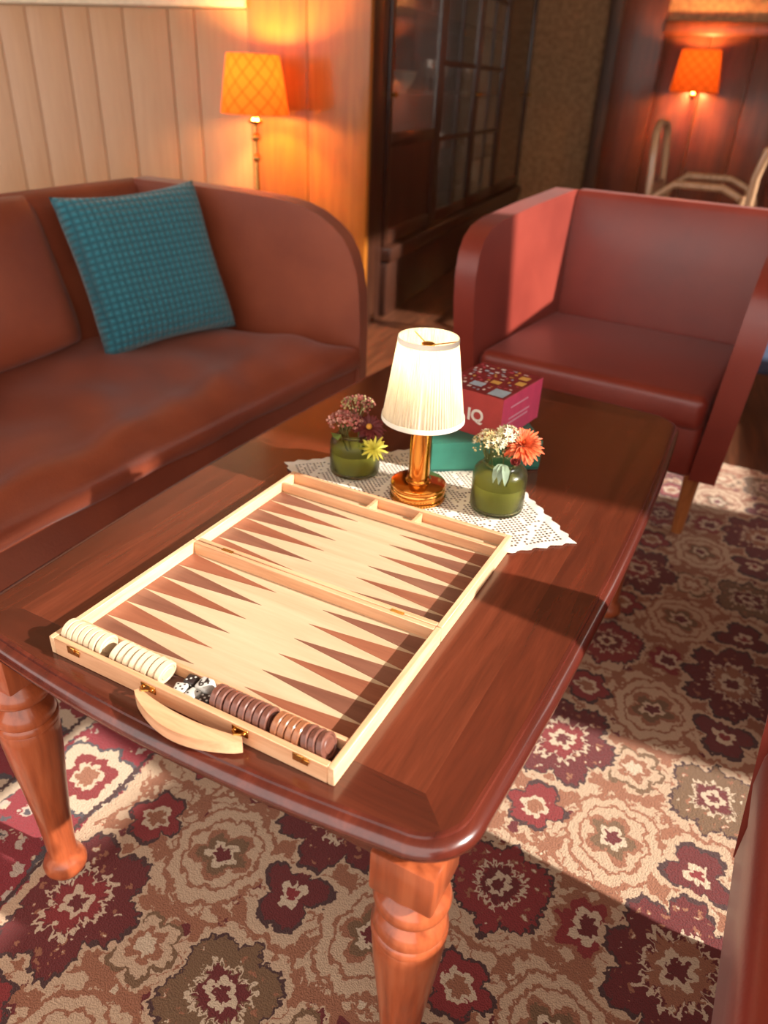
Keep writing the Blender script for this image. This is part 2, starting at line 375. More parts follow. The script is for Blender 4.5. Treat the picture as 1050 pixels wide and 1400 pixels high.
        lay(m('MULTIPLY', m('MULTIPLY', speck, m('GREATER_THAN', vd.outputs[0], 0.40)), band(q, 0.55, 0.90)), RUST)
        lay(m('MULTIPLY', m('MULTIPLY', m('LESS_THAN', vo2.outputs['Distance'], 0.2), m('GREATER_THAN', vd.outputs[1], 0.6)), band(q, 0.5, 0.90)), PALE)
        qs = m('MULTIPLY_ADD', m('SINE', m('MULTIPLY', th, 22)), 0.06, q0)
        lay(band(qs, 0.44, 0.53), PALE); lay(m('LESS_THAN', q, 0.42), B)
        q2 = fl(cu, cv, R*0.24, 6, 0.6, 0.4); lay(m('LESS_THAN', q2, 1.0), PALE); lay(m('LESS_THAN', q2, 0.55), MAROON)
    field = col
    # border along the sofa side: red ground, pale flowers, cream stripes
    col = rgba((150, 40, 50))
    U2 = m('PINGPONG', m('ADD', X, 0.36), 0.15); V2 = m('PINGPONG', m('ADD', Y, 9.0), 0.15)
    def f2(cu, cv, R, n, amp, ph=0.0): return fl(cu, cv, R, n, amp, ph, 1, 1, U2, V2)
    lay(m('MULTIPLY', bud, m('GREATER_THAN', vs.outputs[0], 0.45)), rgba((206, 186, 168)))
    lay(m('MULTIPLY', m('LESS_THAN', vo.outputs['Distance'], 0.2), m('GREATER_THAN', vs.outputs[1], 0.5)), SLATE)
    lay(m('MULTIPLY', speck, m('GREATER_THAN', vd.outputs[0], 0.75)), PALE)
    for cu, cv, R, n in ((0.0, 0.0, 0.07, 6), (0.15, 0.15, 0.06, 5)):
        q = f2(cu, cv, R, n, 0.4); lay(m('LESS_THAN', q, 1.05), SLATE); lay(m('LESS_THAN', q, 0.95), PALE); lay(band(q, 0.35, 0.6), RED); lay(m('LESS_THAN', q, 0.25), RUST)
    for s0, wd, c in ((-0.132, 0.009, CREAM), (-0.148, 0.004, DARK), (-0.305, 0.008, PALE), (-0.322, 0.004, DARK), (-0.60, 0.012, CREAM)):
        lay(m('LESS_THAN', m('ABSOLUTE', m('SUBTRACT', X, s0)), wd), c)
    border = col
    inb = m('LESS_THAN', X, -0.125)
    col = t.mix(inb, field, border)
    pile = t.noise(tc.outputs['Object'], 420, 2, 0.6)
    col = t.mix(0.30, col, t.mix(pile, (0.2, 0.15, 0.12, 1), (1, 0.95, 0.9, 1)), 'MULTIPLY') if False else t.mix(m('MULTIPLY', pile, 0.35), col, rgba((70, 44, 36)))
    t.bump(pile, 0.6, 0.004)
    return t.p(Base_Color=col, Roughness=0.95, Sheen_Weight=0.2)
rug = box('rug', (-0.78, 1.85, -1.4, 2.15, 0.0, 0.008), rug_material(), bevel=0.003, seg=1)
tag(rug, 'large Persian rug with maroon and cream flowers under the coffee table', 'rug')
RZ = 0.008

# ------------------------------------------------------------------ coffee table
TZ = 0.495
tcx, tcy = 0.181, 0.574
tab = empty('coffee_table', (tcx, tcy, RZ))
tag(tab, 'low red-brown wooden coffee table with turned legs and banded top', 'table')
H = TZ-RZ
def outline(ax, ay, r, bow, n=10, m=12):
    """bowed rectangle with rounded corners, half sizes ax, ay"""
    pts = []
    def sx(y): return ax - bow*(y/ay)**2
    def sy(x): return ay - bow*(x/ax)**2
    for q in range(4):
        sgx, sgy = ((1, -1), (1, 1), (-1, 1), (-1, -1))[q]
        cx, cy = sgx*(ax-bow*0.8-r), sgy*(ay-bow*0.8-r)
        a0 = (-pi/2, 0, pi/2, pi)[q]
        arc = [(cx+r*math.cos(a0+k*pi/2/n), cy+r*math.sin(a0+k*pi/2/n)) for k in range(n+1)]
        pts.append(arc)
    res = []
    for q in range(4):
        res += pts[q]
        a, b = pts[q][-1], pts[(q+1) % 4][0]
        for k in range(1, m):
            f = k/m; x = a[0]+(b[0]-a[0])*f; y = a[1]+(b[1]-a[1])*f
            lift = bow*0.8*(1-(2*f-1)**2)
            if q in (0, 2): x += lift*(1 if q == 0 else -1)
            else: y += lift*(1 if q == 1 else -1)
            res.append((x, y))
    return res
AX, AY, BW, RC = 0.354, 0.6125, 0.022, 0.062
# edge moulding: rings swept round the outline
rings = [(-0.014, H), (-0.010, H-0.0005), (-0.009, H-0.003), (-0.006, H-0.0035), (0.0, H-0.006), (0.004, H-0.012), (0.004, H-0.018), (-0.001, H-0.023), (-0.008, H-0.025), (-0.010, H-0.030), (-0.020, H-0.034), (-0.05, H-0.034)]
v = []; f = []
for o_, z in rings:
    v += [(x, y, z) for x, y in outline(AX+o_, AY+o_, RC+o_ if RC+o_ > 0.015 else 0.015, BW)]
n_ = len(v)//len(rings)
for j in range(len(rings)-1):
    for i in range(n_):
        k = (i+1) % n_; f.append((j*n_+i, j*n_+k, (j+1)*n_+k, (j+1)*n_+i))
link('edge_moulding', pyd('edge_moulding', v, f, True, 50), M_edge, tab)
# banded top: four mitred strips and a centre field, all flush
OUT = outline(AX-0.014, AY-0.014, RC-0.014, BW)
bw = 0.062
ix, iy = AX-0.014-bw, AY-0.014-bw
def topslab(name, poly, mat, zt):
    return prism(name, poly, H-0.02, zt, mat, tab)
no = len(OUT); nq = no//4
mids = [5, nq+5, 2*nq+5, 3*nq+5]
INr = [(ix, -iy), (ix, iy), (-ix, iy), (-ix, -iy)]
for q in range(4):
    a, b = mids[q], mids[(q+1) % 4]
    idx = list(range(a, b+1)) if b > a else list(range(a, no))+list(range(0, b+1))
    poly = [OUT[i] for i in idx] + [INr[(q+1) % 4], INr[q]]
    topslab('border_band', poly, M_table if q in (0, 2) else M_tablex, H-0.0002)
topslab('centre_field', [INr[3], INr[0], INr[1], INr[2]], M_field, H)
LX, LYn, LYf = 0.4655-tcx, 0.012-tcy, 1.098-tcy
legs = [(LX, LYn), (-LX, LYn), (LX, LYf), (-LX, LYf)]
prof = [(0.012, 0.0), (0.024, 0.004), (0.031, 0.016), (0.0315, 0.024), (0.027, 0.036), (0.0215, 0.043), (0.0205, 0.050), (0.0212, 0.08), (0.0245, 0.14), (0.030, 0.20), (0.0355, 0.255), (0.0385, 0.295), (0.039, 0.313), (0.0375, 0.317), (0.0405, 0.320), (0.0405, 0.327), (0.038, 0.330), (0.0395, 0.334), (0.036, 0.346), (0.029, 0.354), (0.027, 0.358), (0.031, 0.361), (0.038, 0.367), (0.040, 0.375), (0.037, 0.384), (0.030, 0.390), (0.029, 0.394), (0.033, 0.398), (0.033, 0.402)]
leg_me = None
for (lx, ly) in legs:
    if leg_me is None:
        vv, ff = lathe_data(prof, 36)
        bm = bmesh.new(); vs = [bm.verts.new(p_) for p_ in vv]
        for fc in ff: bm.faces.new([vs[i] for i in fc])
        bm.faces.new(vs[:36][::-1])
        bx(bm, -0.034, 0.034, -0.034, 0.034, 0.398, H-0.033, 0.004)
        leg_me = fin(bm, 'leg', True, 42)
    link('leg', leg_me, M_leg, tab, (lx, ly, 0))
for s in (-1, 1):
    box('apron', (s*(LX+0.012)-0.010, s*(LX+0.012)+0.010, LYn+0.033, LYf-0.033, H-0.060, H-0.033), M_edge, tab, 0.003)
for yy in (LYn-0.012, LYf+0.012):
    box('apron', (-LX+0.033, LX-0.033, yy-0.010, yy+0.010, H-0.055, H-0.033), M_edge, tab, 0.003)

# ------------------------------------------------------------------ backgammon board
W, HH, WT, BH = 0.38, 0.2455, 0.0075, 0.0235
bg = empty('backgammon_board', (0, 0, TZ))
tag(bg, 'open wooden backgammon case with brown points and a curved handle', 'board game')
FZ = 0.0068
for half in (0, 1):
    y0 = 0.0 if half == 0 else HH+0.0012
    y1 = y0+HH
    hf = box('case_half', (WT*0.5, W-WT*0.5, y0+WT*0.5, y1-WT*0.5, 0.0008, FZ), M_panel, bg)
    for (a, b, c, d) in ((0, WT, y0, y1), (W-WT, W, y0, y1)): box('side_wall', (a, b, c, d, 0, BH), M_beechy, hf, 0.0008, 1)
    for (c, d) in ((y0, y0+WT), (y1-WT, y1)): box('end_wall', (WT, W-WT, c, d, 0, BH), M_beech, hf, 0.0008, 1)
    if half == 0:
        dv = (0.0375, 0.0425); py0, py1 = 0.0425, HH-WT
        box('tray_floor', (WT, W-WT, WT, 0.0375, FZ, FZ+0.0004), plain('tray_felt', (104, 70, 60), 0.9), hf)
    else:
        dv = (0.4495, 0.4545); py0, py1 = HH+0.0012+WT, 0.4495
        for xx in (0.161, 0.238): box('tray_partition', (xx-0.0025, xx+0.0025, 0.4545, y1-WT, FZ, BH-0.0025), M_beech, hf)
    box('tray_divider', (WT, W-WT, dv[0], dv[1], FZ, BH-0.0015), M_beech, hf, 0.0006, 1)
    st = (py1-py0-0.004)/6
    for s in (0, 1):
        for k in range(6):
            c0 = py0+0.002+k*st
            bxx = WT if s == 0 else W-WT
            ap = 0.158 if s == 0 else 0.229
            poly = [(bxx, c0+0.0003), (ap, c0+st/2), (bxx, c0+st-0.0003)]
            prism('point', poly, FZ-0.0005, FZ+0.0004, M_pt1 if (k+s+half) % 2 else M_pt2, hf)
# hinges, latches, handle
for xx in (0.06, 0.32):
    box('hinge', (xx-0.009, xx+0.009, HH-0.0022, HH+0.0034, BH-0.0008, BH+0.0002), M_brass, bg)
    tube('hinge_pin', [(xx-0.009, HH+0.0006, BH), (xx+0.009, HH+0.0006, BH)], 0.0008, M_brass, bg, 8)
for xx in (0.038, 0.342):
    bm = bmesh.new()
    bx(bm, xx-0.009, xx+0.009, -0.0012, 0.0002, 0.0125, 0.0225, 0.0004, 1)
    bx(bm, xx-0.004, xx+0.004, -0.0030, -0.001, 0.0165, 0.0245, 0.0006, 1)
    bx(bm, xx+0.004, xx+0.011, -0.0022, -0.001, 0.0175, 0.0205, 0.0004, 1)
    link('latch', fin(bm, 'latch', True, 40), M_brass, bg)
hx0, hx1 = 0.145, 0.278
inner = []; outer = []
for k in range(25):
    f_ = k/24; x = hx0+(hx1-hx0)*f_; s_ = math.sin(pi*f_)
    inner.append((x, -0.0075-0.008*s_**0.8)); 
    outer.append((x+(0.004 if f_ > .5 else -0.004)*abs(2*f_-1)**3, -0.0125-0.0235*s_**0.75))
prism('handle', inner+outer[::-1], 0.004, 0.0195, M_beech, bg, 0.0028, 3)
for xx in (hx0+0.004, hx1-0.008):
    bm = bmesh.new()
    bx(bm, xx-0.010, xx+0.010, -0.0012, 0.0002, 0.011, 0.021, 0.0004, 1)
    for dx_ in (-0.006, 0.006):
        r = bmesh.ops.create_uvsphere(bm, u_segments=10, v_segments=6, radius=0.0022, matrix=Matrix.Translation((xx+dx_, -0.0016, 0.0165)))
    vv, ff = tube_data([(xx-0.006, -0.001, 0.0175), (xx-0.005, -0.006, 0.0195), (xx, -0.0095, 0.020), (xx+0.005, -0.006, 0.0195), (xx+0.006, -0.001, 0.0175)], 0.0014, 8)
    q = [bm.verts.new(p_) for p_ in vv]
    for fc in ff: bm.faces.new([q[i] for i in fc])
    link('handle_bracket', fin(bm, 'handle_bracket', True, 40), M_brass, bg)

# checkers in the near tray
CRad, CT = 0.0142, 0.0078
def checker_mesh(name):
    pr = [(0, -CT/2), (0.0075, -CT/2), (0.0085, -CT/2+0.0008), (0.0105, -CT/2+0.0008), (0.0112, -CT/2), (CRad-0.001, -CT/2), (CRad, -CT/2+0.001), (CRad, CT/2-0.001), (CRad-0.001, CT/2), (0.0112, CT/2), (0.0105, CT/2-0.0008), (0.0085, CT/2-0.0008), (0.0075, CT/2), (0, CT/2)]
    vv, ff = lathe_data(pr, 28); me = bpy.data.meshes.new(name); me.from_pydata(vv, [], ff)
    bm = bmesh.new(); bm.from_mesh(me); bpy.data.meshes.remove(me); bmesh.ops.remove_doubles(bm, verts=bm.verts, dist=1e-6)
    return fin(bm, name, True, 35)
cm = {}
for nm, mt in (('white', M_ivory), ('brown', M_choc), ('tan', M_tan)):
    me = checker_mesh('checker_'+nm); me.materials.append(mt); cm[nm] = me
CZ = TZ+FZ+0.0004+CRad
def put_checker(kind, x, tilt, yaw, label, group):
    o = bpy.data.objects.new('checker', cm[kind]); COL.objects.link(o)
    dz = -CRad*(1-math.cos(tilt)) + CT/2*abs(math.sin(tilt))
    o.location = (x, 0.0226+rnd.uniform(-0.0005, 0.0005), CZ+dz)
    o.rotation_euler = (0, pi/2+tilt, yaw)
    tag(o, label, 'checker', group)
x = 0.0135
for k in range(7):
    put_checker('white', x, 0.05+0.015*k, rnd.uniform(-0.03, 0.03), 'ivory backgammon checker on edge in the tight row by the tray corner', 'ivory checkers at the tray corner'); x += CT+0.0007+0.0001*k
x += 0.0125
for k in range(8):
    put_checker('white', x, 0.34-0.012*k, rnd.uniform(-0.05, 0.05), 'ivory backgammon checker leaning in the row beside the dice', 'ivory checkers beside the dice'); x += CT+0.0014
x = 0.2275
for k in range(8):
    put_checker('brown', x, -0.10+rnd.uniform(-0.03, 0.02), rnd.uniform(-0.05, 0.05), 'dark brown backgammon checker on edge in the row beside the dice', 'dark brown checkers beside the dice'); x += CT+0.0012
x += 0.0040
for k in range(4):
    put_checker('tan', x, -0.02, rnd.uniform(-0.04, 0.04), 'tan brown backgammon checker among the dark ones at the tray end', 'tan checkers'); x += CT+0.0005
for k in range(3):
    put_checker('brown', x+0.003, -0.30, rnd.uniform(-0.05, 0.05), 'dark brown backgammon checker leaning at the tray end past the tan ones', 'leaning brown checkers'); x += CT+0.0009

# dice and doubling cube
PIP = {1: [(0, 0)], 2: [(-1, -1), (1, 1)], 3: [(-1, -1), (0, 0), (1, 1)], 4: [(-1, -1), (1, 1), (-1, 1), (1, -1)], 5: [(-1, -1), (1, 1), (-1, 1), (1, -1), (0, 0)], 6: [(-1, -1), (-1, 0), (-1, 1), (1, -1), (1, 0), (1, 1)]}
FACES = [((0, 0, 1), (1, 0, 0)), ((0, 0, -1), (1, 0, 0)), ((0, -1, 0), (1, 0, 0)), ((0, 1, 0), (1, 0, 0)), ((1, 0, 0), (0, 1, 0)), ((-1, 0, 0), (0, 1, 0))]
def die(loc, rot, size, body, pipm, vals, label, name='die'):
    h = size/2
    me = boxme('die', -h, h, -h, h, -h, h, size*0.16, 3)
    o = link(name, me, body, None, loc, rot); tag(o, label, 'die')
    if vals:
        bm = bmesh.new()
        for (nrm, ax_), vl in zip(FACES, vals):
            nrm = Vector(nrm); ax_ = Vector(ax_); bx_ = nrm.cross(ax_)
            for (a, b) in PIP[vl]:
                c = nrm*(h+0.00008) + ax_*a*h*0.5 + bx_*b*h*0.5
                vs = [bm.verts.new(c + (ax_*math.cos(2*pi*k/10)+bx_*math.sin(2*pi*k/10))*size*0.09) for k in range(10)]
                bm.faces.new(vs)
        me = bpy.data.meshes.new('pips'); bm.to_mesh(me); bm.free(); link('pips', me, pipm, o)
    return o
DZ = TZ+FZ+0.0004
die((0.1800, 0.0148, DZ+0.0070), (0, 0, 0.35), 0.0140, M_white, M_black, (5, 2, 3, 4, 1, 6), 'white die showing five black pips in the tray')
die((0.1968, 0.0146, DZ+0.0070), (0, 0, -0.12), 0.0140, M_white, M_black, (2, 5, 3, 4, 1, 6), 'white die showing two black pips next to the doubling cube')
die((0.1815, 0.0303, DZ+0.0070), (0, 0, 0.1), 0.0135, M_black, M_white, (3, 4, 2, 5, 1, 6), 'black die showing three white pips against the tray divider')
die((0.2130, 0.0146, DZ+0.0070), (0, 0, 0.3), 0.0140, M_black, M_white, (5, 2, 3, 4, 1, 6), 'black die with white pips in front of the doubling cube')
dc = die((0.2015, 0.0302, DZ+0.0085), (0, 0, -0.04), 0.0165, M_white, None, None, 'white doubling cube marked 64 in the tray', 'doubling_cube')
dc.location.z = DZ+0.0098; dc.rotation_euler = (0.16, -0.10, -0.04)    # lies tilted against the dice
text_mesh('numeral', '64', 0.0125, M_black, dc, Matrix.Translation((0, 0, 0.00840)) @ Matrix.Rotation(0.8, 4, 'Z'), 0.0002)

# ------------------------------------------------------------------ lace doily
def make_doily():
    N = 58; S = 0.362; c = S/N; v = []; f = []; vid = {}
    def vert(x, y, z):
        k = (round(x, 5), round(y, 5))
        if k not in vid: vid[k] = len(v); v.append((x, y, z))
        return vid[k]
    def filled(i, j):
        d = min(i, j, N-1-i, N-1-j)
        if d < 2: return True
        if d == 3: return (i+j) % 2 == 0
        if d in (7, 14, 20): return (i+j) % 4 != 0
        a, b = i-N/2+0.5, j-N/2+0.5
        dd = (abs(a)+abs(b)) % 14
        if dd < 3: return (i+2*j) % 5 != 0
        return False
    def zz(x, y):
        d = min(x+S/2, y+S/2, S/2-x, S/2-y)
        return 0.0006 + (0.0022*max(0, 1-d/0.03)*(0.5+0.5*math.sin(130*x)*math.sin(130*y+1)))
    for i in range(N):
        for j in range(N):
            x0, y0 = -S/2+i*c, -S/2+j*c; x1, y1 = x0+c, y0+c
            def e(x, y):
                d0 = min(x+S/2, y+S/2, S/2-x, S/2-y)
                k = 1.0
                if d0 < 1e-6:
                    tt = x if abs(abs(y)-S/2) < 1e-6 else y
                    k = 1 + 0.014*math.cos(tt*2*pi/0.026)
                return (x*k, y*k, zz(x, y))
            P = [e(x0, y0), e(x1, y0), e(x1, y1), e(x0, y1)]
            I = [vert(*p_) for p_ in P]
            if filled(i, j): f.append(tuple(I))
            else:
                m = 0.20*c
                Q = [len(v)+k for k in range(8)]
                xc, yc = (x0+x1)/2, (y0+y1)/2; r = c/2-m*0.62
                for k in range(8):
                    a = -3*pi/4 + k*pi/4
                    v.append((xc+r*math.cos(a), yc+r*math.sin(a), zz(xc, yc)))
                mid = [vert(*e((x0+x1)/2, y0)), vert(*e(x1, (y0+y1)/2)), vert(*e((x0+x1)/2, y1)), vert(*e(x0, (y0+y1)/2))]
                ring = [I[0], mid[0], I[1], mid[1], I[2], mid[2], I[3], mid[3]]
                for k in range(8): f.append((ring[k], ring[(k+1) % 8], Q[(k+1) % 8], Q[k]))
    me = bpy.data.meshes.new('doily'); me.from_pydata(v, [], f); me.update()
    t = NT('cotton_lace'); nz = t.noise(t.coord(), 900, 2)
    t.bump(nz, 0.4, 0.001)
    return link('lace_doily', me, t.p(Base_Color=rgba((228, 220, 204)), Roughness=0.9), None, (0.202, 0.553, TZ), (0, 0, pi/4+0.02))
do = make_doily(); tag(do, 'white crocheted lace doily lying under the lamp and vases', 'doily')
sol = do.modifiers.new('thick', 'SOLIDIFY'); sol.thickness = 0.0005; sol.offset = 1

# ------------------------------------------------------------------ table lamp
lamp = empty('table_lamp', (0.195, 0.562, TZ+0.0012)); tag(lamp, 'small lit table lamp with pleated cream shade and polished brass foot', 'lamp')
lathe('foot', [(0.0, 0), (0.043, 0), (0.0455, 0.002), (0.0455, 0.006), (0.043, 0.008), (0.0445, 0.010), (0.0445, 0.018), (0.0425, 0.020), (0.0440, 0.022), (0.0450, 0.025), (0.044, 0.0275), (0.040, 0.029), (0.022, 0.0305), (0.0, 0.0305)], M_gold, lamp, 48)
lathe('column', [(0.021, 0.030), (0.0205, 0.033), (0.0175, 0.035), (0.0172, 0.038), (0.0172, 0.150), (0.012, 0.154), (0.012, 0.20)], M_gold, lamp, 40)
t = NT('pleated_fabric'); t.t.nodes.remove(t.b)
dif = t.n('ShaderNodeBsdfDiffuse'); tr = t.n('ShaderNodeBsdfTranslucent'); mx = t.n('ShaderNodeMixShader')
nz = t.noise(t.coord(scale=(1, 1, 0.05)), 220, 2)
cc = t.ramp(nz, [(0.3, rgba((216, 206, 184))), (0.7, rgba((242, 234, 214)))])
t.put(dif.inputs[0], cc); t.put(tr.inputs[0], cc); mx.inputs[0].default_value = 0.55
t.t.links.new(dif.outputs[0], mx.inputs[1]); t.t.links.new(tr.outputs[0], mx.inputs[2]); t.t.links.new(mx.outputs[0], t.out.inputs[0])
M_shade = t.mat
s0, s1 = 0.137, 0.264; r0, r1 = 0.0625, 0.0438
NP = 84
def pleat(a, z):
    k = a*NP/(2*pi)
    seam = max(0, 1-abs(((a*8/(2*pi)) % 1)-0.5)*26)
    return 1 + 0.017*math.sin(2*pi*k) - 0.035*seam
sp = [(r0+(r1-r0)*k/10, s0+(s1-s0)*k/10) for k in range(11)]
sh = lathe('shade', sp, M_shade, lamp, NP*6, cap=False, wob=pleat, auto=None)
M_trim = plain('shade_trim', (236, 230, 214), 0.8, 0, 0.03)
for (rr, z, hh) in ((r0, s0, 0.007), (r1, s1-0.006, 0.007)):
    lathe('shade_trim', [(rr+0.0008, z-0.001), (rr+0.0018, z), (rr+0.0014, z+hh), (rr+0.0006, z+hh)], M_trim, lamp, 64, cap=False)
for a in range(3):
    ca, sa = math.cos(a*2*pi/3+0.4), math.sin(a*2*pi/3+0.4)
    tube('shade_spoke', [(0, 0, s1-0.012), (r1*ca, r1*sa, s1-0.004)], 0.0010, M_brass, lamp, 6)
lathe('shade_cap', [(0, 0), (0.010, 0), (0.010, 0.004), (0.006, 0.006), (0, 0.006)], M_brass, lamp, 20, loc=(0, 0, s1-0.013))
M_bulb = NT('bulb_glow'); M_bulb.p(Base_Color=(1, 0.9, 0.7, 1), Emission_Color=(1, 0.72, 0.38, 1), Emission_Strength=3.0); M_bulb = M_bulb.mat
lathe('bulb', [(0, 0.0), (0.008, 0.0), (0.014, 0.012), (0.0155, 0.022), (0.012, 0.034), (0, 0.040)], M_bulb, lamp, 20, loc=(0, 0, 0.192))
def glow(loc, energy, col, r):
    l = bpy.data.lights.new('lamp_light', 'POINT'); l.energy = energy; l.color = col; l.shadow_soft_size = r
    o = bpy.data.objects.new('lamp_light', l); COL.objects.link(o); o.location = loc; return o
glow((0.195, 0.562, TZ+0.245), 0.36, (1.0, 0.80, 0.52), 0.012)
glow((0.195, 0.562, TZ+0.178), 0.36, (1.0, 0.80, 0.52), 0.012)

# ------------------------------------------------------------------ vases and flowers
t = NT('frosted_green_glass'); nz = t.noise(t.coord(), 30, 3)
M_vase = t.p(Base_Color=rgba((204, 206, 164)), Roughness=0.27, Transmission_Weight=1.0, IOR=1.25)
t = NT('vase_water'); M_water = t.p(Base_Color=rgba((222, 222, 156)), Roughness=0.3, Transmission_Weight=0.7, IOR=1.2)
def vase(loc, r, h, label, murk):
    o = empty('flower_vase', loc); tag(o, label, 'vase', None)
    q = 0.0022; rn = r*0.66
    outer = [(0, 0), (r-0.006, 0), (r-0.001, 0.003), (r, 0.008), (r, h-0.016), (r-0.0025, h-0.009), (r-0.008, h-0.004), (rn+0.002, h-0.001), (rn, h+0.002), (rn, h+0.005)]
    inner = [(rn-q, h+0.005), (rn-q, h), (r-0.010, h-0.006), (r-0.005, h-0.011), (r-q, h-0.017), (r-q, 0.009), (r-0.006, 0.005), (0, 0.0045)]
    lathe('glass', outer+inner, M_vase, o, 48)
    wh = h*0.58
    wt = lathe('water', [(0, 0.0052), (r-0.0075, 0.0055), (r-q-0.0006, 0.0095), (r-q-0.0006, wh), (0, wh)], M_water, o, 40)
    return o
V1 = (0.063, 0.586, TZ+0.0014); V2 = (0.318, 0.597, TZ+0.0014)
vase(V1, 0.0425, 0.069, 'round green glass vase with maroon and pink flowers beside the lamp', 0)
vase(V2, 0.0425, 0.078, 'frosted green glass vase with an orange bloom and white sprigs', 1)
def petals_mesh(name, layers, mat, parent, loc, rot, center=None):
    """layers: (count, length, width, elevation, curl, start_r)"""
    bm = bmesh.new()
    for (cnt, ln, wd, el, curl, sr) in layers:
        for k in range(cnt):
            a = 2*pi*k/cnt + rnd.uniform(-0.15, 0.15); e0 = el+rnd.uniform(-0.12, 0.12); l = ln*rnd.uniform(0.85, 1.1)
            pts = []; d = e0; r = sr; z = 0.0
            for s in range(5):
                pts.append((r, z)); r += l/4*math.cos(d); z += l/4*math.sin(d); d += curl/4
            wds = [0.45, 0.85, 1.0, 0.85, 0.25]
            vs = []
            for (rr, zz_), wk in zip(pts, wds):
                hw = wd/2*wk
                for sg in (-1, 0, 1):
                    px_, py_ = rr, sg*hw
                    vs.append(bm.verts.new((px_*math.cos(a)-py_*math.sin(a), px_*math.sin(a)+py_*math.cos(a), zz_+(abs(sg))*hw*0.5)))
            for s in range(4):
                for g in (0, 1):
                    i = s*3+g; bm.faces.new((vs[i], vs[i+1], vs[i+4], vs[i+3]))
    me = bpy.data.meshes.new(name); bm.to_mesh(me); bm.free()
    for p_ in me.polygons: p_.use_smooth = True
    return link(name, me, mat, parent, loc, rot)
def flower(name, base, head, label, tilt=(0, 0, 0), stem_r=0.0012, cat='flower', bend=0.01):
    o = empty(name, base); tag(o, label, cat)
    b, h = Vector(base), Vector(head); d = h-b
    pts = [d*k/6 + Vector((0, 0, bend*math.sin(pi*k/6))) for k in range(7)]
    tube('stem', pts, stem_r, M_stem, o, 6)
    return o, d
def umbel(o, d, n, R, sizes, mats, name='blossoms', flat=0.55, star=False):
    bm = bmesh.new()
    for k in range(n):
        u = rnd.uniform(0, 2*pi); q = math.sqrt(rnd.random()); rr = R*q
        c = d + Vector((rr*math.cos(u), rr*math.sin(u), R*flat*math.sqrt(max(0, 1-q*q)) + rnd.uniform(-0.003, 0.003)))
        s = rnd.uniform(*sizes); mi = rnd.randrange(len(mats))
        if star:
            nrm = Vector((rr*math.cos(u), rr*math.sin(u), R*0.8)).normalized()
            ax_ = nrm.orthogonal().normalized(); ay_ = nrm.cross(ax_)
            cv = bm.verts.new(c)
            for p5 in range(5):
                a = 2*pi*p5/5+u
                d1 = ax_*math.cos(a)+ay_*math.sin(a); d2 = ax_*math.cos(a+0.45)+ay_*math.sin(a+0.45); d3 = ax_*math.cos(a-0.45)+ay_*math.sin(a-0.45)
                f_ = bm.faces.new((cv, bm.verts.new(c+d3*s*0.6+nrm*s*0.15), bm.verts.new(c+d1*s*1.25+nrm*s*0.45), bm.verts.new(c+d2*s*0.6+nrm*s*0.15))); f_.material_index = mi
        else:
            r = bmesh.ops.create_icosphere(bm, subdivisions=1, radius=s, matrix=Matrix.Translation(c))
            for vv in r['verts']:
                for f_ in vv.link_faces: f_.material_index = mi
    me = bpy.data.meshes.new(name); bm.to_mesh(me); bm.free()
    link(name, me, mats, o)
    tw = bmesh.new()
    for k in range(9):
        a = 2*pi*k/9; vv, ff = tube_data([d-Vector((0, 0, R*0.9)), d+Vector((R*0.6*math.cos(a), R*0.6*math.sin(a), R*flat*0.6))], 0.0006, 5)
        q = [tw.verts.new(p_) for p_ in vv]
        for fc in ff: tw.faces.new([q[i] for i in fc])
    link('twigs', fin(tw, 'twigs'), M_stem, o)
def leafm(o, pts, wd, mat, name='leaf'):
    n = len(pts); v = []; f = []
    prof_ = [0.1, 0.75, 1.0, 0.7, 0.06]
    P = [Vector(p_) for p_ in pts]
    for i, p_ in enumerate(P):
        d = (P[min(i+1, n-1)]-P[max(i-1, 0)]).normalized(); s = d.cross(Vector((0, 0, 1)))
        if s.length < 0.1: s = Vector((1, 0, 0))
        s.normalize(); up = s.cross(d)
        w_ = wd*prof_[min(4, int(i*5/n))]
        v += [tuple(p_-s*w_+up*w_*0.25), tuple(p_), tuple(p_+s*w_+up*w_*0.25)]
    for i in range(n-1):
        for g in (0, 1): a = i*3+g; f.append((a, a+1, a+4, a+3))
    return link(name, pyd(name, v, f, True), mat, o)
M_pink = plain('dusty_pink_floret', (176, 98, 90), 0.7); M_pink2 = plain('brown_pink_floret', (140, 84, 70), 0.7); M_pink3 = plain('pale_pink_floret', (206, 150, 134), 0.7)
M_grn2 = plain('pale_green_floret', (168, 160, 108), 0.7)
M_marn = plain('maroon_petal', (98, 30, 30), 0.65); M_yel = plain('yellow_green_petal', (214, 206, 78), 0.6); M_yc = plain('yellow_centre', (214, 150, 52), 0.7)
M_orp = plain('orange_petal', (228, 104, 58), 0.6, 0, 0.2, 60); M_orc = plain('orange_core', (232, 136, 70), 0.6)
M_wht = plain('white_floret', (230, 222, 190), 0.7); M_wht2 = plain('straw_floret', (200, 176, 120), 0.7); M_sage = plain('sage_leaf', (140, 160, 132), 0.6)
def pt(Vb, dx, dy, dz): return (Vb[0]+dx, Vb[1]+dy, Vb[2]+dz)
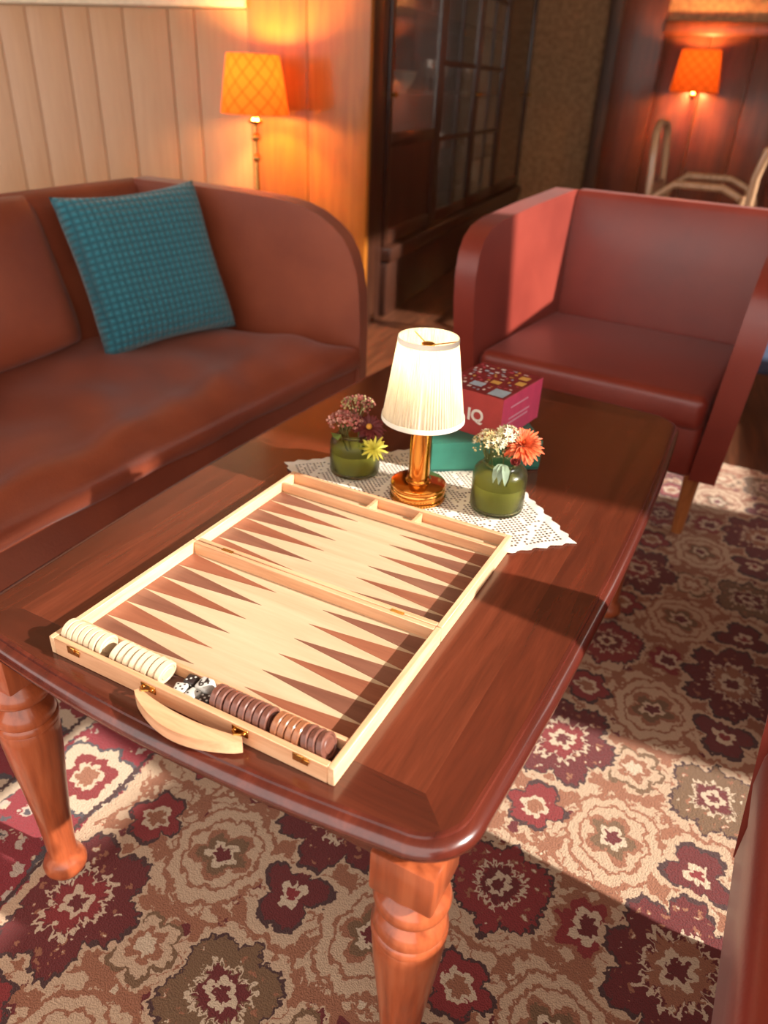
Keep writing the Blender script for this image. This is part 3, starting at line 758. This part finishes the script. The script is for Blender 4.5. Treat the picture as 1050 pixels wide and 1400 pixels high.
# first vase
o, d = flower('sedum_sprig', pt(V1, -0.004, 0.0, 0.008), pt(V1, -0.014, -0.012, 0.088), 'dusty pink sedum head leaning over the vase rim')
umbel(o, d, 170, 0.030, (0.0018, 0.0032), [M_pink, M_pink2, M_pink3])
o, d = flower('sedum_sprig', pt(V1, 0.004, 0.008, 0.008), pt(V1, -0.006, 0.016, 0.108), 'brownish green sedum head standing behind the pink one')
umbel(o, d, 150, 0.031, (0.0016, 0.0028), [M_pink2, M_grn2, M_pink])
o, d = flower('maroon_chrysanthemum', pt(V1, 0.008, -0.004, 0.008), pt(V1, 0.023, 0.004, 0.083), 'dark maroon daisy-like bloom with a yellow centre in the vase')
petals_mesh('petals', [(24, 0.026, 0.0065, 0.05, -0.6, 0.004), (20, 0.022, 0.006, 0.5, -0.5, 0.003)], M_marn, o, tuple(d), (0.5, 0.35, 0))
bm = bmesh.new(); bmesh.ops.create_icosphere(bm, subdivisions=2, radius=0.0052, matrix=Matrix.Translation(d+Vector((0.002, -0.003, 0.005)))); link('flower_centre', fin(bm, 'flower_centre', True), M_yc, o)
o, d = flower('yellow_green_flower', pt(V1, 0.010, -0.006, 0.010), pt(V1, 0.043, -0.014, 0.058), 'small spiky yellow-green bloom hanging over the vase rim', bend=0.03)
petals_mesh('petals', [(14, 0.022, 0.0045, 0.1, -0.2, 0.002), (12, 0.019, 0.0045, 0.55, -0.1, 0.001), (8, 0.012, 0.003, 1.1, 0, 0)], M_yel, o, tuple(d), (0.7, 0.6, 0))
o = empty('leaf_sprig', pt(V1, 0, 0, 0.03)); tag(o, 'rounded green leaf at the rim of the vase', 'leaf')
leafm(o, [(-0.012, -0.02, 0.03), (-0.016, -0.028, 0.042), (-0.018, -0.034, 0.046), (-0.014, -0.038, 0.044), (-0.010, -0.040, 0.040)], 0.009, M_leaf)
tube('stem', [(0, 0, -0.02), (-0.012, -0.02, 0.031)], 0.0012, M_stem, o, 6)
# second vase
o, d = flower('white_sprig', pt(V2, -0.006, 0.004, 0.008), pt(V2, -0.022, -0.002, 0.104), 'pale dried sprig of small star-shaped florets on the outside')
umbel(o, d, 80, 0.026, (0.0030, 0.0048), [M_wht, M_wht2, M_grn2], flat=0.9, star=True)
umbel(o, d-Vector((0, 0, 0.010)), 90, 0.025, (0.0012, 0.0022), [M_wht2, M_grn2], name='buds', flat=0.9)
o, d = flower('white_sprig', pt(V2, 0.0, 0.008, 0.008), pt(V2, 0.000, 0.008, 0.113), 'whiter sprig of small star-shaped florets next to the orange bloom')
umbel(o, d, 80, 0.023, (0.0034, 0.0052), [M_wht, M_wht, M_grn2], flat=0.9, star=True)
umbel(o, d-Vector((0, 0, 0.010)), 70, 0.022, (0.0012, 0.0022), [M_wht2, M_grn2], name='buds', flat=0.9)
o, d = flower('orange_chrysanthemum', pt(V2, 0.006, 0.0, 0.008), pt(V2, 0.026, 0.012, 0.110), 'full orange chrysanthemum bloom above the frosted vase')
petals_mesh('petals', [(28, 0.028, 0.0058, -0.25, -0.6, 0.004), (28, 0.029, 0.0058, 0.1, -0.5, 0.004), (26, 0.027, 0.0056, 0.45, -0.5, 0.003), (22, 0.025, 0.005, 0.8, -0.5, 0.002), (18, 0.022, 0.0045, 1.1, -0.4, 0.001)], M_orp, o, tuple(d), (0.55, 0.3, 0))
petals_mesh('core_petals', [(12, 0.011, 0.003, 1.3, 0.4, 0.0)], M_orc, o, tuple(d+Vector((0.001, -0.002, 0.004))), (0.55, 0.3, 0))
o, d = flower('pink_bud', pt(V2, 0.008, -0.006, 0.010), pt(V2, 0.026, -0.012, 0.090), 'small dark pink flower bud below the orange bloom')
petals_mesh('petals', [(10, 0.013, 0.006, 0.9, 0.9, 0.002), (8, 0.011, 0.005, 1.2, 0.9, 0.001)], plain('dark_pink_petal', (172, 72, 66), 0.6), o, tuple(d), (0.9, 0.2, 0))
o = empty('leaf_sprig', pt(V2, 0, 0, 0.03)); tag(o, 'pale lobed leaf drooping over the frosted vase', 'leaf')
for dx_ in (-0.008, 0.0, 0.009):
    leafm(o, [(0.010, -0.022, 0.058), (0.012+dx_*0.4, -0.032, 0.060), (0.013+dx_*0.8, -0.040, 0.056), (0.014+dx_, -0.0455, 0.047), (0.014+dx_*1.1, -0.0475, 0.036)], 0.006, M_sage)
tube('stem', [(0, 0, -0.02), (0.004, -0.012, 0.03), (0.010, -0.022, 0.058)], 0.0012, M_stem, o, 6)

# ------------------------------------------------------------------ game boxes
M_teal = plain('teal_card', (52, 122, 104), 0.5, 0, 0.06); M_teald = plain('dark_teal_card', (40, 92, 82), 0.5, 0, 0.06)
a_ = math.atan2(0.116, 0.161)
gbx = empty('green_game_box', (0.1755, 0.652, TZ+0.001), a_); tag(gbx, 'flat teal green cardboard box under the red box', 'box')
box('box_base', (0.001, 0.195, 0.001, 0.129, 0, 0.04), M_teald, gbx); box('lid', (0, 0.196, 0, 0.130, 0.004, 0.055), M_teal, gbx, 0.0012, 1)
M_rbox = plain('dark_red_card', (172, 62, 62), 0.4, 0, 0.05); M_rtop = plain('maroon_card', (134, 44, 50), 0.4, 0, 0.05); M_rpk = plain('pink_card', (232, 84, 124), 0.4, 0, 0.04)
rb_a = math.radians(-8)
RB = empty('red_game_box', (0.271, 0.716, TZ+0.056), rb_a); tag(RB, 'red and pink card game box marked IQ on top of the green box', 'box')
bw_, bd_, bh_ = 0.125, 0.150, 0.078
bm = bmesh.new(); bx(bm, -bw_, 0, 0, bd_, 0, bh_, 0.0008, 1)
for fc in bm.faces:
    nn = fc.normal
    fc.material_index = 1 if nn.z > 0.9 else (2 if abs(nn.x) > 0.9 else 0)
me = bpy.data.meshes.new('carton'); bm.to_mesh(me); bm.free()
link('carton', me, [M_rbox, M_rtop, M_rpk], RB)
M_prt = [plain('print_white', (232, 226, 220), 0.5, 0, 0.02), plain('print_yellow', (224, 176, 92), 0.5, 0, 0.05), plain('print_blue', (170, 196, 214), 0.5, 0, 0.05), plain('print_pink', (206, 90, 110), 0.5, 0, 0.05)]
bm = bmesh.new()
def pq(x0, x1, y0, y1, mi, sk=0.0):
    z = bh_+0.0003
    f_ = bm.faces.new([bm.verts.new(p_) for p_ in ((x0, y0, z), (x1, y0+sk, z), (x1, y1+sk, z), (x0, y1, z))]); f_.material_index = mi
pq(-0.036, -0.006, 0.006, 0.040, 2); pq(-0.085, -0.060, 0.028, 0.050, 2); pq(-0.060, -0.042, 0.058, 0.074, 1); pq(-0.022, -0.006, 0.078, 0.098, 1); pq(-0.030, -0.012, 0.108, 0.126, 1)
occ = [(-0.036, -0.006, 0.006, 0.040), (-0.085, -0.060, 0.028, 0.050), (-0.060, -0.042, 0.058, 0.074), (-0.022, -0.006, 0.078, 0.098), (-0.030, -0.012, 0.108, 0.126)]
for k in range(400):
    x0, y0 = rnd.uniform(-bw_+0.004, -0.012), rnd.uniform(0.004, bd_-0.012); a, b = rnd.uniform(0.003, 0.009), rnd.uniform(0.003, 0.009)
    if any(x0 < q[1]+0.003 and x0+a > q[0]-0.003 and y0 < q[3]+0.003 and y0+b > q[2]-0.003 for q in occ): continue
    occ.append((x0, x0+a, y0, y0+b)); pq(x0, x0+a, y0, y0+b, rnd.choice((0, 0, 1, 2, 3)), rnd.uniform(-0.001, 0.001))
    if len(occ) > 62: break
me = bpy.data.meshes.new('printed_icons'); bm.to_mesh(me); bm.free(); link('printed_icons', me, M_prt, RB)
bm = bmesh.new()
for (y0, y1, z) in ((0.030, 0.095, 0.054), (0.026, 0.105, 0.034), (0.022, 0.100, 0.026)):
    f_ = bm.faces.new([bm.verts.new(p_) for p_ in ((0.0003, y0, z), (0.0003, y1, z), (0.0003, y1, z+0.0035), (0.0003, y0, z+0.0035))])
me = bpy.data.meshes.new('printed_lines'); bm.to_mesh(me); bm.free(); link('printed_lines', me, plain('print_pale_pink', (240, 170, 190), 0.5, 0, 0.02), RB)
text_mesh('lettering', 'E IQ', 0.030, M_prt[0], RB, Matrix.Translation((-0.062, -0.0004, 0.036)) @ Matrix.Rotation(pi/2, 4, 'X'), 0.0009)

# ------------------------------------------------------------------ sofa
sofa = empty('sofa', (-0.75, 0.5, 0)); tag(sofa, 'long rust-brown leather sofa with rounded arms along the coffee table', 'sofa')
so = Vector((-0.75, 0.5, 0))
def loc_v(L_): return [tuple(Vector(p_)-so) for p_ in L_]
YN = -0.55                                     # near end, outside the picture
def fx(y): return -0.462+0.030*(y-0.26)/1.1    # front edge
def bxs(y): return -0.93-0.10*(y-0.6)/0.8      # back cushion face at seat level
# seat cushion with a soft top and small creases
NU, NV = 110, 40
def seat_z(u, v_):
    y = YN+0.07+(1.39-YN-0.07)*u
    edge = 1-math.exp(-(1-v_)*18); far = 1-math.exp(-(1-u)*40)
    wr_ = 0.008*math.sin(26*u+9*v_+1.5*math.sin(7*v_)) * math.sin(17*u-6*v_) + 0.005*math.sin(60*u+14*v_+2*math.sin(9*u))*v_
    sag = -0.022*math.sin(pi*min(1, v_))*math.sin(pi*u)
    return 0.395+0.043*edge*far+sag+wr_*edge
v = []; f = []
def seat_pt(u, v_):
    yb = YN+0.07+(1.33-YN-0.07)*u; yf = YN+0.0+(1.445-YN)*u
    y = yb+(yf-yb)*v_
    xf_, xb = fx(y)+0.0, bxs(y)-0.06
    return (xb+(xf_-xb)*v_, y)
for i in range(NU+1):
    for j in range(NV+1):
        u, w_ = i/NU, j/NV; x, y = seat_pt(u, w_); v.append((x, y, seat_z(u, w_)))
for i in range(NU):
    for j in range(NV): a = i*(NV+1)+j; f.append((a, a+NV+1, a+NV+2, a+1))
# front roll and seam
base_n = len(v)
for k, (dx, z) in enumerate(((0.012, 0.385), (0.018, 0.365), (0.014, 0.345), (0.002, 0.335), (-0.03, 0.332))):
    for i in range(NU+1):
        u = i/NU; x, y = seat_pt(u, 1.0)
        v.append((x+dx, y, z+0.003*math.sin(40*u+k)))
for i in range(NU):
    a0, a1 = i*(NV+1)+NV, (i+1)*(NV+1)+NV
    f.append((a0, a1, base_n+i+1, base_n+i))
    for k in range(4):
        b0 = base_n+k*(NU+1)+i; f.append((b0, b0+1, b0+NU+2, b0+NU+1))
link('seat_cushion', pyd('seat_cushion', loc_v(v), f, True), M_sofa, sofa)
# base below the seat
poly = [(fx(YN)-0.004, YN), (fx(1.46)-0.004, 1.455), (-1.06, 1.36), (-1.0, YN)]
prism('base', [(x+0.75, y-0.5) for x, y in poly], 0.10, 0.355, M_sofa, sofa, 0.012, 3)
# arms: outline seen from the side, thin slab
def arm(p_back, p_front, out, name):
    A, F = Vector(p_back), Vector(p_front); d = (F-A); Ln = d.length; d.normalize()
    s_prof = [(0.0, 0.10), (0.0, 0.806), (Ln*0.30, 0.799), (Ln*0.47, 0.794), (Ln*0.66, 0.783), (Ln*0.74, 0.772), (Ln*0.81, 0.754), (Ln*0.87, 0.728), (Ln*0.92, 0.697), (Ln*0.955, 0.655), (Ln*0.98, 0.60), (Ln*0.992, 0.54), (Ln, 0.45), (Ln, 0.10)]
    n = Vector((-d.y, d.x, 0))*(1 if out > 0 else -1)
    M = Matrix(((d.x, 0, n.x, A.x-so.x), (d.y, 0, n.y, A.y-so.y), (0, 1, 0, 0), (0, 0, 0, 1)))
    return prism(name, s_prof, 0.0, 0.075, M_sofa, sofa, 0.020, 4, M=M)
arm((-1.10, 1.312, 0), (-0.424, 1.460, 0), 1, 'arm')
arm((-1.00, YN-0.0, 0), (-0.47, YN-0.06, 0), -1, 'arm')
# back frame
v = []
v0 = [(-0.985, YN, 0.10), (-1.085, 1.325, 0.10)]
bm = bmesh.new()
prof_b = [(0.0, 0.12), (-0.02, 0.45), (-0.075, 0.74), (-0.085, 0.785), (-0.11, 0.806), (-0.145, 0.800), (-0.165, 0.77), (-0.165, 0.12)]
ringv = []
for k in range(9):
    f_ = k/8; x = -0.90+( -1.005+0.90)*f_; y = YN+(1.325-YN)*f_
    ringv.append([bm.verts.new((x+px_-so.x, y-so.y, z)) for px_, z in prof_b])
for a, b in zip(ringv[:-1], ringv[1:]):
    for i in range(len(prof_b)): bm.faces.new((a[i], a[(i+1) % len(prof_b)], b[(i+1) % len(prof_b)], b[i]))
bm.faces.new(ringv[0]); bm.faces.new(ringv[-1][::-1])
link('back', fin(bm, 'back', True, 50), M_sofa, sofa)
# loose back cushion
def cushion_mesh(name, w_, h, th, n=26, pinch=0.10, sag=0.0, seed=0, pw=0.55):
    v = []; f = []
    rr = random.Random(seed)
    for s in (1, -1):
        for i in range(n+1):
            for j in range(n+1):
                a, b = -1+2*i/n, -1+2*j/n
                k = 1-pinch*(1-abs(b)**2)*abs(a)**4*0 
                px_ = a*(1-pinch*(1-a*a)*0-pinch*0.5*(1-b*b)*(abs(a)**3)); pz_ = b*(1-pinch*0.5*(1-a*a)*(abs(b)**3))
                t_ = max(0, (1-a**4))**pw*max(0, (1-b**4))**pw
                v.append((px_*w_/2, s*(th/2)*t_, pz_*h/2+h/2+sag*math.cos(3*a)*0.01))
    N1 = (n+1)**2
    for s in (0, 1):
        for i in range(n):
            for j in range(n):
                a = s*N1+i*(n+1)+j; q = (a, a+n+1, a+n+2, a+1); f.append(q if s else q[::-1])
    me = bpy.data.meshes.new(name); me.from_pydata(v, [], f); me.update()
    bm = bmesh.new(); bm.from_mesh(me); bpy.data.meshes.remove(me); bmesh.ops.remove_doubles(bm, verts=bm.verts, dist=1e-5)
    return fin(bm, name, True)
bc = link('back_cushion', cushion_mesh('back_cushion', 0.92, 0.39, 0.17, 30, 0.03, 0, 1, 0.32), M_sofa, sofa)
bc.matrix_local = Matrix.Translation((-0.935+0.75-0.02, 0.515-0.5, 0.425)) @ Matrix.Rotation(math.radians(98), 4, 'Z') @ Matrix.Rotation(math.radians(-16), 4, 'X')
for (x, y) in ((-0.52, 1.36), (-0.52, YN+0.1), (-1.0, 1.25), (-0.98, YN+0.1)):
    lathe('leg', [(0.016, 0), (0.024, 0.105)], M_cleg, sofa, 14, loc=(x-so.x, y-so.y, 0.008 if x > -0.7 else 0))
# teal pillow
def teal():
    t = NT('teal_waffle_fabric'); v = t.coord()
    sep = t.n('ShaderNodeSeparateXYZ'); t.put(sep.inputs[0], v)
    sx = t.m('ABSOLUTE', t.m('SINE', t.m('MULTIPLY', sep.outputs[0], 190))); sz = t.m('ABSOLUTE', t.m('SINE', t.m('MULTIPLY', sep.outputs[2], 190)))
    h = t.m('MULTIPLY', sx, sz); nz = t.noise(v, 6, 3)
    t.bump(h, 0.8, 0.006)
    c = t.mix(h, rgba((22, 84, 100)), rgba((48, 132, 150))); c = t.mix(t.m('MULTIPLY', nz, 0.35), c, rgba((60, 120, 132)))
    return t.p(Base_Color=c, Roughness=0.9, Sheen_Weight=0.3)
M_teal_f = teal()
pm = cushion_mesh('pillow', 0.41, 0.41, 0.15, 40, 0.17, 0, 2, 0.5)
pl = link('throw_pillow', pm, M_teal_f); tag(pl, 'teal waffle-weave throw pillow leaning against the sofa arm', 'pillow')
pl.matrix_world = Matrix.Translation((-0.815, 1.115, 0.425)) @ Matrix.Rotation(math.radians(72), 4, 'Z') @ Matrix.Rotation(math.radians(-21), 4, 'X') @ Matrix.Rotation(math.radians(-3), 4, 'Y')
pl2 = link('throw_pillow', pm, M_teal_f); tag(pl2, 'second teal pillow of which only a corner shows beside the back cushion', 'pillow')
pl2.matrix_world = Matrix.Translation((-0.80, 0.30, 0.425)) @ Matrix.Rotation(math.radians(92), 4, 'Z') @ Matrix.Rotation(math.radians(-24), 4, 'X')

# ------------------------------------------------------------------ armchairs
def armchair(loc, rz, label, zb=RZ):
    o = empty('armchair', (loc[0], loc[1], zb), rz); tag(o, label, 'armchair')
    # local: front at y=0, back towards +y
    fw, bk, dp = 0.320, 0.272, 0.62
    box('seat', (-fw+0.004, fw-0.004, 0.02, dp-0.03, 0.20, 0.405), M_chair, o, 0.02, 3)
    box('seat_pad', (-fw+0.006, fw-0.006, 0.006, dp-0.05, 0.33, 0.425), M_chair, o, 0.028, 4)
    bm = bmesh.new()
    sec = []
    for (z, y0, y1, hw) in ((0.20, dp-0.07, dp+0.02, bk+0.03), (0.42, dp-0.06, dp+0.03, bk+0.03), (0.62, dp-0.035, dp+0.05, bk+0.03), (0.775, dp-0.015, dp+0.06, bk+0.03), (0.796, dp-0.002, dp+0.048, bk+0.026)):
        sec.append([bm.verts.new(p_) for p_ in ((-hw, y0, z), (hw, y0, z), (hw, y1, z), (-hw, y1, z))])
    for a, b in zip(sec[:-1], sec[1:]):
        for i in range(4): bm.faces.new((a[i], a[(i+1) % 4], b[(i+1) % 4], b[i]))
    bm.faces.new(sec[0][::-1]); bm.faces.new(sec[-1])
    bmesh.ops.bevel(bm, geom=[e for e in bm.edges if e.calc_face_angle(0) > 0.9], offset=0.008, segments=2, affect='EDGES')
    link('backrest', fin(bm, 'backrest', True, 50), M_chair, o)
    for s in (-1, 1):
        A = Vector((s*(bk+0.0), dp+0.045, 0)); F = Vector((s*fw, -0.01, 0)); d = F-A; Ln = d.length; d.normalize()
        n = Vector((s*abs(d.y), -d.x*s*(1 if d.y*s > 0 else 1)*0, 0)); n = Vector((-d.y, d.x, 0)); n = n if n.x*s > 0 else -n
        prof_a = [(0.0, 0.20), (0.0, 0.79), (Ln*0.10, 0.797), (Ln*0.5, 0.775), (Ln*0.80, 0.752), (Ln*0.88, 0.738), (Ln*0.94, 0.712), (Ln*0.975, 0.675), (Ln*0.995, 0.62), (Ln*1.0, 0.55), (Ln*0.985, 0.40), (Ln*0.955, 0.20)]
        sl = 0.06   # arms lean outwards a little
        M = Matrix(((d.x, n.x*sl, n.x, A.x-n.x*sl*0.30), (d.y, n.y*sl, n.y, A.y), (0, 1, 0, 0), (0, 0, 0, 1)))
        prism('arm', prof_a, 0.0, 0.066, M_chair, o, 0.016, 4, M=M)
        for (yy, k, ty) in ((0.075, 1, 0.03), (dp-0.03, 0, -0.01)):
            v_, f_ = tube_data([(s*(fw-0.005), yy, 0.23), (s*(fw-0.005-0.006), yy+ty, 0.0)], [0.024, 0.015], 14)
            link('leg', pyd('leg', v_, f_, True, 50), M_cleg, o)
    return o
armchair((0.230, 1.508), math.radians(-4), 'red leather armchair facing the coffee table at its far end')
armchair((0.770, 1.17), math.radians(-90), 'red leather armchair at the table side next to the far corner')
armchair((0.752, 0.062), math.radians(-90), 'red leather armchair at the table side beside the sunlit rug')

# ------------------------------------------------------------------ orange lamps
t = NT('woven_orange_shade'); t.t.nodes.remove(t.b)
v = t.coord(); sep = t.n('ShaderNodeSeparateXYZ'); t.put(sep.inputs[0], v)
th = t.m('ARCTAN2', sep.outputs[1], sep.outputs[0])
a1 = t.m('ABSOLUTE', t.m('SINE', t.m('ADD', t.m('MULTIPLY', th, 6), t.m('MULTIPLY', sep.outputs[2], 45)))); a2 = t.m('ABSOLUTE', t.m('SINE', t.m('SUBTRACT', t.m('MULTIPLY', th, 6), t.m('MULTIPLY', sep.outputs[2], 45))))
h = t.m('MINIMUM', a1, a2); c = t.mix(t.m('LESS_THAN', h, 0.16), rgba((240, 118, 44)), rgba((206, 84, 26)))
dif = t.n('ShaderNodeBsdfDiffuse'); tr = t.n('ShaderNodeBsdfTranslucent'); mx = t.n('ShaderNodeMixShader')
t.put(dif.inputs[0], c); t.put(tr.inputs[0], c); mx.inputs[0].default_value = 0.055
t.t.links.new(dif.outputs[0], mx.inputs[1]); t.t.links.new(tr.outputs[0], mx.inputs[2]); t.t.links.new(mx.outputs[0], t.out.inputs[0])
M_oshade = t.mat
fl1 = empty('floor_lamp', (-1.582, 2.55, 0)); tag(fl1, 'tall brass lamp with woven orange shade behind the sofa arm', 'lamp')
lathe('base', [(0, 0), (0.12, 0), (0.125, 0.008), (0.11, 0.018), (0.03, 0.03), (0.014, 0.045)], M_brass, fl1, 32)
lathe('pole', [(0.009, 0.04), (0.009, 0.74), (0.016, 0.745), (0.020, 0.757), (0.016, 0.768), (0.009, 0.772), (0.009, 0.822), (0.017, 0.826), (0.022, 0.838), (0.017, 0.850), (0.010, 0.854), (0.010, 0.885), (0.030, 0.892), (0.032, 0.905), (0.014, 0.915), (0.010, 0.96)], M_brass, fl1, 24)
lathe('shade', [(0.146, 0.928), (0.110, 1.150)], M_oshade, fl1, 40, cap=False, auto=None)
lathe('bulb', [(0, 0.96), (0.014, 0.97), (0.028, 1.01), (0.022, 1.04), (0, 1.055)], M_bulb, fl1, 16)
glow((-1.582, 2.55, 1.09), 24.0, (1.0, 0.52, 0.16), 0.03)
glow((-1.582, 2.55, 0.965), 18.0, (1.0, 0.52, 0.16), 0.03)
P2 = room_x*0.46 + room_y*(W2-0.22)
wl2 = empty('wall_lamp', (P2.x, P2.y, 0), RA); tag(wl2, 'orange shaded lamp on a short arm on the red-brown panelled wall', 'lamp')
lathe('shade', [(0.170, 1.09), (0.135, 1.355)], M_oshade, wl2, 40, cap=False, auto=None)
lathe('finial', [(0, 1.045), (0.02, 1.055), (0.028, 1.07), (0.018, 1.085), (0.010, 1.09), (0.010, 1.18)], M_brass, wl2, 20)
tube('wall_arm', [(0, 0, 1.06), (0, 0.10, 1.04), (0, 0.20, 1.08)], 0.009, M_dark, wl2, 10)
lathe('bulb', [(0, 1.15), (0.014, 1.16), (0.03, 1.21), (0.022, 1.25), (0, 1.265)], M_bulb, wl2, 16)
glow((P2.x, P2.y, 1.30), 14.0, (1.0, 0.52, 0.18), 0.03)
glow((P2.x, P2.y, 1.13), 11.0, (1.0, 0.52, 0.18), 0.03)

# ------------------------------------------------------------------ chairs at the back and a low stool
M_bent = wood('bent_pale_wood', (168, 128, 96), (196, 156, 120), None, 'z', 0.25, 0.6)
M_seatf = plain('beige_seat_fabric', (158, 110, 84), 0.85, 0, 0.1)
def bent_chair(loc, rz, label):
    o = empty('bentwood_chair', loc, rz); tag(o, label, 'chair', None)
    for s in (-1, 1):
        pts = [(s*0.26, -0.22, 0.0), (s*0.26, -0.22, 0.55), (s*0.26, -0.19, 0.66), (s*0.26, -0.10, 0.70), (s*0.26, 0.12, 0.70), (s*0.26, 0.20, 0.64), (s*0.26, 0.24, 0.40), (s*0.26, 0.26, 0.0)]
        tube('arm_frame', pts, 0.018, M_bent, o, 10)
    box('seat', (-0.24, 0.24, -0.22, 0.22, 0.40, 0.46), M_seatf, o, 0.02, 3)
    pts = [(-0.22, 0.22, 0.42), (-0.22, 0.25, 0.80), (-0.20, 0.26, 0.90), (-0.12, 0.265, 0.95), (0.12, 0.265, 0.95), (0.20, 0.26, 0.90), (0.22, 0.25, 0.80), (0.22, 0.22, 0.42)]
    tube('back_frame', pts, 0.018, M_bent, o, 10)
    box('backrest', (-0.20, 0.20, 0.225, 0.25, 0.52, 0.68), M_seatf, o, 0.01, 2)
    box('stretcher', (-0.25, 0.25, -0.215, -0.185, 0.34, 0.38), M_bent, o, 0.005)
bent_chair((0.14, 3.98, 0), math.radians(92), 'pale bentwood armchair standing under the orange wall lamp')
bent_chair((0.65, 3.38, 0), math.radians(176), 'pale bentwood armchair standing behind the red armchair')
st = empty('low_stool', (0.72, 2.72, 0), 0.1); tag(st, 'low wooden stool with a blue seat behind the red armchair', 'stool')
box('seat', (-0.17, 0.17, -0.15, 0.15, 0.20, 0.27), plain('blue_seat_fabric', (70, 84, 112), 0.8), st, 0.02, 3)
for sx_ in (-1, 1):
    for sy_ in (-1, 1): box('leg', (sx_*0.14-0.016, sx_*0.14+0.016, sy_*0.12-0.016, sy_*0.12+0.016, 0, 0.205), M_cleg, st, 0.004)
# glassware on the cabinet shelves
t = NT('clear_crystal'); M_cry = t.p(Base_Color=(1, 1, 1, 1), Roughness=0.05, Metallic=0.6)
gm = None
for k, (yy, z) in enumerate(((0.98, 1.02), (1.12, 1.02), (1.26, 1.02), (0.95, 0.64), (1.10, 0.64), (1.30, 0.64), (1.0, 1.40), (1.2, 1.40), (1.8, 1.02), (2.0, 0.64))):
    Pw = room_x*(CX-0.14) + room_y*(3.2+yy)
    g = lathe('crystal_glass', [(0, 0), (0.034, 0), (0.034, 0.003), (0.005, 0.012), (0.005, 0.07), (0.03, 0.095), (0.036, 0.13), (0.032, 0.165), (0.030, 0.165), (0.034, 0.13), (0.028, 0.098), (0, 0.08)], M_cry, None, 16, loc=(Pw.x, Pw.y, z))
    tag(g, 'stemmed crystal glass on a shelf of the glazed cabinet', 'glass', 'glasses in the glazed cabinet')

M_china = plain('white_china', (228, 220, 208), 0.25, 0, 0.03)
for k, (yy, z, sc) in enumerate(((0.16, 1.02, 1.0), (0.36, 1.02, 0.8), (0.60, 1.02, 1.0), (0.20, 1.40, 0.9), (0.50, 1.40, 1.0))):
    Pw = room_x*(CX-0.17) + room_y*(3.2+yy)
    g = lathe('china_bowl', [(0, 0.004), (0.03, 0.004), (0.032, 0), (0.036, 0), (0.036, 0.008), (0.075, 0.05), (0.09, 0.085), (0.086, 0.085), (0.07, 0.052), (0.03, 0.014), (0, 0.012)], M_china, None, 28, loc=(Pw.x, Pw.y, z))
    g.scale = (sc, sc, sc*1.2)
    tag(g, 'white china bowl behind the cabinet door next to the orange panel', 'bowl', 'china bowls in the glazed cabinet')
